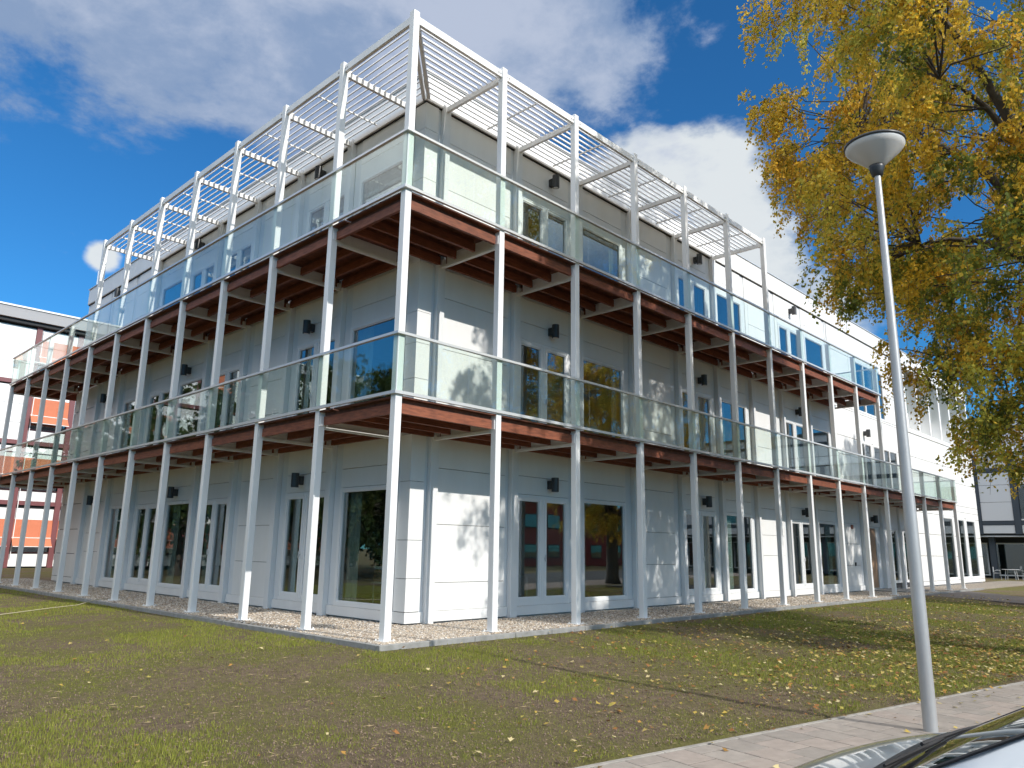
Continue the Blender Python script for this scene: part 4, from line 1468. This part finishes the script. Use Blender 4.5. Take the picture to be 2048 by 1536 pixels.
# ---------------------------------------------------------------- parked car
def car():
    root = empty("parked_car", (-4.43, -9.92, -0.305))
    tag(root, "silver-blue parked car with its bonnet and windscreen in the bottom right corner", "car")
    paint = mat("silver_blue_metallic_paint", (0.50, 0.55, 0.60), 0.30, metal=0.45, coat=1.0)
    blackp = mat("black_plastic_trim", (0.015, 0.015, 0.017), 0.5)
    cg = glass_mat("car_glass", (0.30, 0.36, 0.33), 0.16, 1.0)
    rub = mat("tyre_rubber", (0.02, 0.02, 0.02), 0.85)
    alloy = mat("alloy_wheel", (0.55, 0.56, 0.57), 0.3, metal=0.9)
    # stations from nose (y=+1.95) to tail; (y, half width at waist, waist z, shoulder half width, shoulder z, upper half width, upper z, centre z)
    ST = [(1.95, .55, .50, .50, .56, .36, .58, .59), (1.88, .70, .52, .64, .64, .44, .68, .70), (1.70, .79, .56, .74, .74, .52, .79, .81), (1.40, .83, .60, .785, .83, .58, .875, .90),
          (1.10, .845, .62, .80, .89, .62, .935, .96), (0.88, .85, .63, .81, .925, .66, .965, .99), (0.74, .85, .63, .815, .94, .69, .985, 1.015), (0.40, .855, .63, .82, .955, .68, 1.17, 1.20),
          (0.02, .86, .63, .825, .965, .635, 1.37, 1.41), (-0.18, .86, .63, .825, .97, .61, 1.425, 1.465), (-0.60, .86, .63, .825, .98, .60, 1.445, 1.49), (-1.10, .86, .63, .82, .99, .59, 1.425, 1.475),
          (-1.50, .85, .63, .81, 1.0, .575, 1.37, 1.42), (-1.75, .83, .63, .79, .99, .56, 1.25, 1.29), (-1.92, .80, .62, .75, .95, .54, 1.02, 1.05), (-1.99, .70, .58, .66, .74, .48, .80, .82)]
    ST = [((0.74 + (s_[0] - 0.74) * 0.64) if s_[0] > 0.74 else s_[0],) + s_[1:] for s_ in ST]      # short, steep bonnet
    NS = len(ST)

    def section(st):
        y, w1, z1, w2, z2, w3, z3, zc = st
        pts = [(w1 * .93, .20), (w1 * .985, .33), (w1, z1), ((w1 + w2) / 2 + .012, (z1 + z2) / 2 + .03), (w2, z2), (w2 * .5 + w3 * .5, z2 * .5 + z3 * .5 + .005), (w3, z3), (w3 * .55, z3 + (zc - z3) * .75), (0, zc)]
        full = [(-a, b) for a, b in pts] + [(a, b) for a, b in pts[-2::-1]]
        return [(x, y, z) for x, z in full]
    secs = [section(s) for s in ST]
    K = len(secs[0])

    def patch(name, sel, m, thick=0.0, parent=root):
        mb = MB(); idx = {}
        for i in range(NS - 1):
            for j in range(K - 1):
                if not sel(i, j): continue
                q = []
                for (a, b) in ((i, j), (i, j + 1), (i + 1, j + 1), (i + 1, j)):
                    if (a, b) not in idx:
                        idx[(a, b)] = len(mb.v); mb.v.append(secs[a][b])
                    q.append(idx[(a, b)])
                mb.f.append(tuple(q)); mb.m.append(0)
        o = mb.build(name, parent, m, smooth=True)
        return o
    # columns: 0-3 lower side, 4-5 window band, 6-9 top, mirrored
    wind = lambda i, j: 6 <= i <= 8 and 6 <= j <= 9
    sideL = lambda i, j: (8 <= i <= 11 and j in (4, 5)) or (i == 7 and j == 4); sideR = lambda i, j: (8 <= i <= 11 and j in (10, 11)) or (i == 7 and j == 11)
    qL = lambda i, j: i == 7 and j in (4, 5); qR = lambda i, j: i == 7 and j in (10, 11)
    rear = lambda i, j: 12 <= i <= 13 and 6 <= j <= 9
    glassy = lambda i, j: wind(i, j) or sideL(i, j) or sideR(i, j) or rear(i, j)
    bonnet = lambda i, j: 1 <= i <= 4 and 5 <= j <= 10
    cowl = lambda i, j: i == 5 and 6 <= j <= 9
    body = patch("body", lambda i, j: not glassy(i, j) and not bonnet(i, j) and not cowl(i, j), paint)
    bon = patch("bonnet", bonnet, paint)
    patch("cowl", cowl, blackp)
    ws = patch("windscreen", wind, cg)
    patch("side_window", sideL, cg); patch("side_window", sideR, cg); patch("rear_window", rear, cg)
    for o in root.children:
        md = o.modifiers.new("smooth", 'SUBSURF'); md.levels = 2; md.render_levels = 2
    # black window surround and seal along the windscreen
    for sgn in (-1, 1):
        pts = [Vector((sgn * (s[5] + .003), s[0], s[6] + .004)) for s in ST[6:10]]
        mb = MB(); mb.tube(pts, 0.006, 6); mb.build("windscreen_seal", root, blackp)
        mb = MB(); mb.tube([Vector((sgn * (s[3] + .004), s[0], s[4] + .006)) for s in ST[8:13]], 0.010, 6); mb.build("window_seal", root, blackp)
        mb = MB(); mb.tube([(sgn * .83, .30, .95), (sgn * .845, .31, .80), (sgn * .862, .30, .60), (sgn * .85, .26, .36)], 0.004, 5); mb.build("door_seam", root, blackp)
        # door mirror
        mm = MB(); mm.lathe([(0.0, -.08), (.06, -.07), (.085, -.02), (.08, .04), (.04, .08), (0, .085)], 12, (sgn * .95, -0.02, 1.02)); mm.tube([(sgn * .81, -0.02, .97), (sgn * .92, -0.02, .99)], .02, 6); mm.build("door_mirror", root, paint, smooth=True)
        hl = MB(); hl.lathe([(0, -.05), (.09, -.04), (.12, 0), (.08, .035), (0, .05)], 14, (sgn * .60, 1.36, .64)); hl.build("headlight", root, mat("headlight_lens", (0.6, 0.62, 0.64), 0.1), smooth=True)
        for y in (1.0, -1.28):
            wh = MB()
            for r0, r1, x0, x1 in ((.20, .30, .0, .19),):
                prof = [(.19, 0), (.28, 0), (.305, .03), (.305, .16), (.28, .19), (.19, .19)]
                n = 28; b = 0
                for (r, w_) in prof:
                    for k in range(n):
                        an = 6.283 * k / n; wh.v.append((sgn * (.70 + w_ * .85), y + r * math.cos(an), .305 + r * math.sin(an)))
                for i in range(len(prof) - 1):
                    for k in range(n):
                        k2 = (k + 1) % n; wh.f.append((i * n + k, i * n + k2, (i + 1) * n + k2, (i + 1) * n + k)); wh.m.append(0)
            w = wh.build("wheel", root, rub, smooth=True)
            rm = MB()
            rm.tube([(sgn * .72, y, .305), (sgn * .84, y, .305)], .19, 20)
            rm.build("rim", w, alloy)
    # wipers resting on the cowl
    for (a, b) in (((-.55, .77, 1.0), (.02, .70, 1.045)), ((.05, .77, 1.015), (.58, .66, 1.03))):
        mb = MB(); mb.tube([a, ((a[0] + b[0]) / 2, (a[1] + b[1]) / 2 - .01, (a[2] + b[2]) / 2 + .012), b], 0.008, 6); mb.tube([(b[0] - .50, b[1] + .03, b[2] - .005), (b[0] + .05, b[1], b[2] + .0)], 0.006, 5); mb.build("wiper", root, blackp)
    # dashboard and seats show dark through the glass
    it = MB(); it.box((-.62, .1, .55), (.62, .72, .93)); it.box((-.55, -.75, .4), (-.08, -.45, 1.15)); it.box((.08, -.75, .4), (.55, -.45, 1.15)); it.box((-.75, -1.7, .25), (.75, 1.0, .45)); it.build("interior", root, blackp)
    sw = MB()
    sw.tube([(-.35 + .17 * math.cos(t), .02 - .05 * math.sin(t), .95 + .16 * math.sin(t)) for t in np.linspace(0, 6.283, 20)], .014, 6); sw.build("steering_wheel", root, blackp)


car()

# ---------------------------------------------------------------- hose and garden furniture
hm = mat("buff_rubber_hose", (0.42, 0.37, 0.25), 0.7)
hp = [(-4.6, 9.7), (-3.6, 10.05), (-2.9, 10.26), (-1.74, 10.82), (-1.0, 11.3), (-0.40, 11.85), (0.0, 12.1)]
hz = [float(ground_h(np.array(x), np.array(y))) + 0.035 for x, y in hp]
hz[-2] = 0.0; hz[-1] = -0.01
mb = MB(); mb.tube([(x, y, z) for (x, y), z in zip(hp, hz)], 0.009, 8)
o = mb.build("garden_hose", None, hm, smooth=True)
tag(o, "pale buff hose lying across the grass to the gravel edge at left", "hose")


def garden_table(x, y):
    root = empty("garden_table", (x, y, -0.12)); tag(root, "white garden table standing before the far right building's glazing", "table")
    m = mat("white_garden_plastic", (0.52, 0.53, 0.54), 0.5)
    mb = MB(); mb.lathe([(0, .70), (.55, .70), (.57, .715), (.55, .73), (0, .73)], 20); mb.build("table_top", root, m)
    for k in range(4):
        a = k * 1.5708 + .78
        mb = MB(); mb.tube([(.38 * math.cos(a), .38 * math.sin(a), .70), (.46 * math.cos(a), .46 * math.sin(a), 0)], .028, 6); mb.build("leg", root, m)


def garden_chair(x, y, rz, label):
    root = empty("garden_chair", (x, y, -0.12), rz); tag(root, label, "chair", "white garden chairs")
    m = mat("white_garden_plastic", (0.52, 0.53, 0.54), 0.5)
    B("seat", root, m, (-.23, -.23, .42), (.23, .23, .46), .01)
    B("backrest", root, m, (-.23, .20, .50), (.23, .24, .88), .01)
    for a in (-.2, .2):
        for b in (-.2, .2):
            mb = MB(); mb.tube([(a, b, .42), (a * 1.15, b * 1.2, 0)], .02, 6); mb.build("leg", root, m)
        mb = MB(); mb.tube([(a * 1.1, .22, .55), (a * 1.15, .0, .66), (a * 1.15, -.2, .64), (a * 1.1, -.2, .44)], .018, 6); mb.build("armrest", root, m)


garden_table(57.6, 2.75)
garden_chair(57.5, 1.75, math.radians(170), "white garden chair right of the far garden table")
garden_chair(57.7, 3.65, math.radians(10), "white garden chair left of the far garden table")


# ---------------------------------------------------------------- things seen through the ground-floor glass
def indoor():
    card = mat("brown_cardboard", (0.42, 0.29, 0.17), 0.85, var=0.1, vscale=6)
    wht = mat("white_plastic_lid", (0.75, 0.75, 0.73), 0.5)
    r = empty("cardboard_box", (2.75, 3.70, 0.08)); tag(r, "cardboard box with white lid on a stand inside the corner window", "box")
    B("box_body", r, card, (-.17, -.20, .62), (.17, .20, .90), .004); B("lid", r, wht, (-.185, -.215, .88), (.185, .215, .95), .01); B("tray", r, wht, (-.2, -.24, .58), (.2, .24, .615))
    for a in (-.16, .16):
        for b_ in (-.2, .2):
            mb = MB(); mb.tube([(a, b_, .58), (a, b_, 0)], .015, 6); mb.build("leg", r, wht)
    r = empty("cloth_bundle", (2.72, 3.30, 0.08)); tag(r, "blue and yellow work clothes hung up inside the corner window", "clothes")
    for nm, m_, z0, z1, w0, w1 in (("jacket", mat("blue_cloth", (0.04, 0.12, 0.36), .9), .50, .95, .15, .10), ("trousers", mat("yellow_green_cloth", (0.42, 0.40, 0.10), .9), .02, .56, .09, .13)):
        mb = MB(); n = 18
        zz = np.linspace(z0, z1, 8)
        for i, z in enumerate(zz):
            w = w0 + (w1 - w0) * i / 7
            for k in range(n):
                an = 6.283 * k / n
                q = w * (1 + .22 * math.sin(3 * an + i * .6) + .10 * math.sin(7 * an + i))
                mb.v.append((q * .6 * math.cos(an) + .02 * math.sin(i), q * math.sin(an), z))
        for i in range(7):
            for k in range(n):
                k2 = (k + 1) % n; mb.f.append((i * n + k, i * n + k2, (i + 1) * n + k2, (i + 1) * n + k)); mb.m.append(0)
        mb.f.append(tuple(7 * n + k for k in range(n))); mb.m.append(0)
        mb.build(nm, r, m_, smooth=True)
    r = empty("broom", (2.95, 2.95, 0.08)); tag(r, "red-handled broom leaning inside the corner window", "broom")
    mb = MB(); mb.tube([(0, 0, .12), (.35, .10, 1.75)], .014, 8); mb.build("handle", r, mat("orange_red_handle", (0.55, 0.12, 0.05), .5))
    mb = MB(); mb.box((-.05, -.18, .0), (.05, .18, .10)); mb.box((-.03, -.17, .10), (.03, .17, .15)); mb.build("brush_head", r, card)
    wood_t = mat("pale_table_laminate", (0.45, 0.42, 0.38), .5)
    lab = ["white-legged table behind the double doors nearest the corner", "table behind the wide window right of the first double doors", "table behind the second pair of double doors", "table inside the window between the dark lamps on the left facade"]
    for k, (x, y, rz) in enumerate([(5.9, 3.3, 0.0), (8.4, 3.6, 0.1), (13.2, 3.4, 0.0), (3.4, 12.6, 1.57)]):
        r = empty("table", (x, y, 0.078), rz); tag(r, lab[k], "table", "tables behind the ground-floor glazing")
        B("table_top", r, wood_t, (-.7, -.38, .71), (.7, .38, .745), .006)
        for a in (-.64, .64):
            for b_ in (-.32, .32):
                mb = MB(); mb.tube([(a, b_, .71), (a, b_, 0)], .022, 6); mb.build("leg", r, STEEL)


indoor()
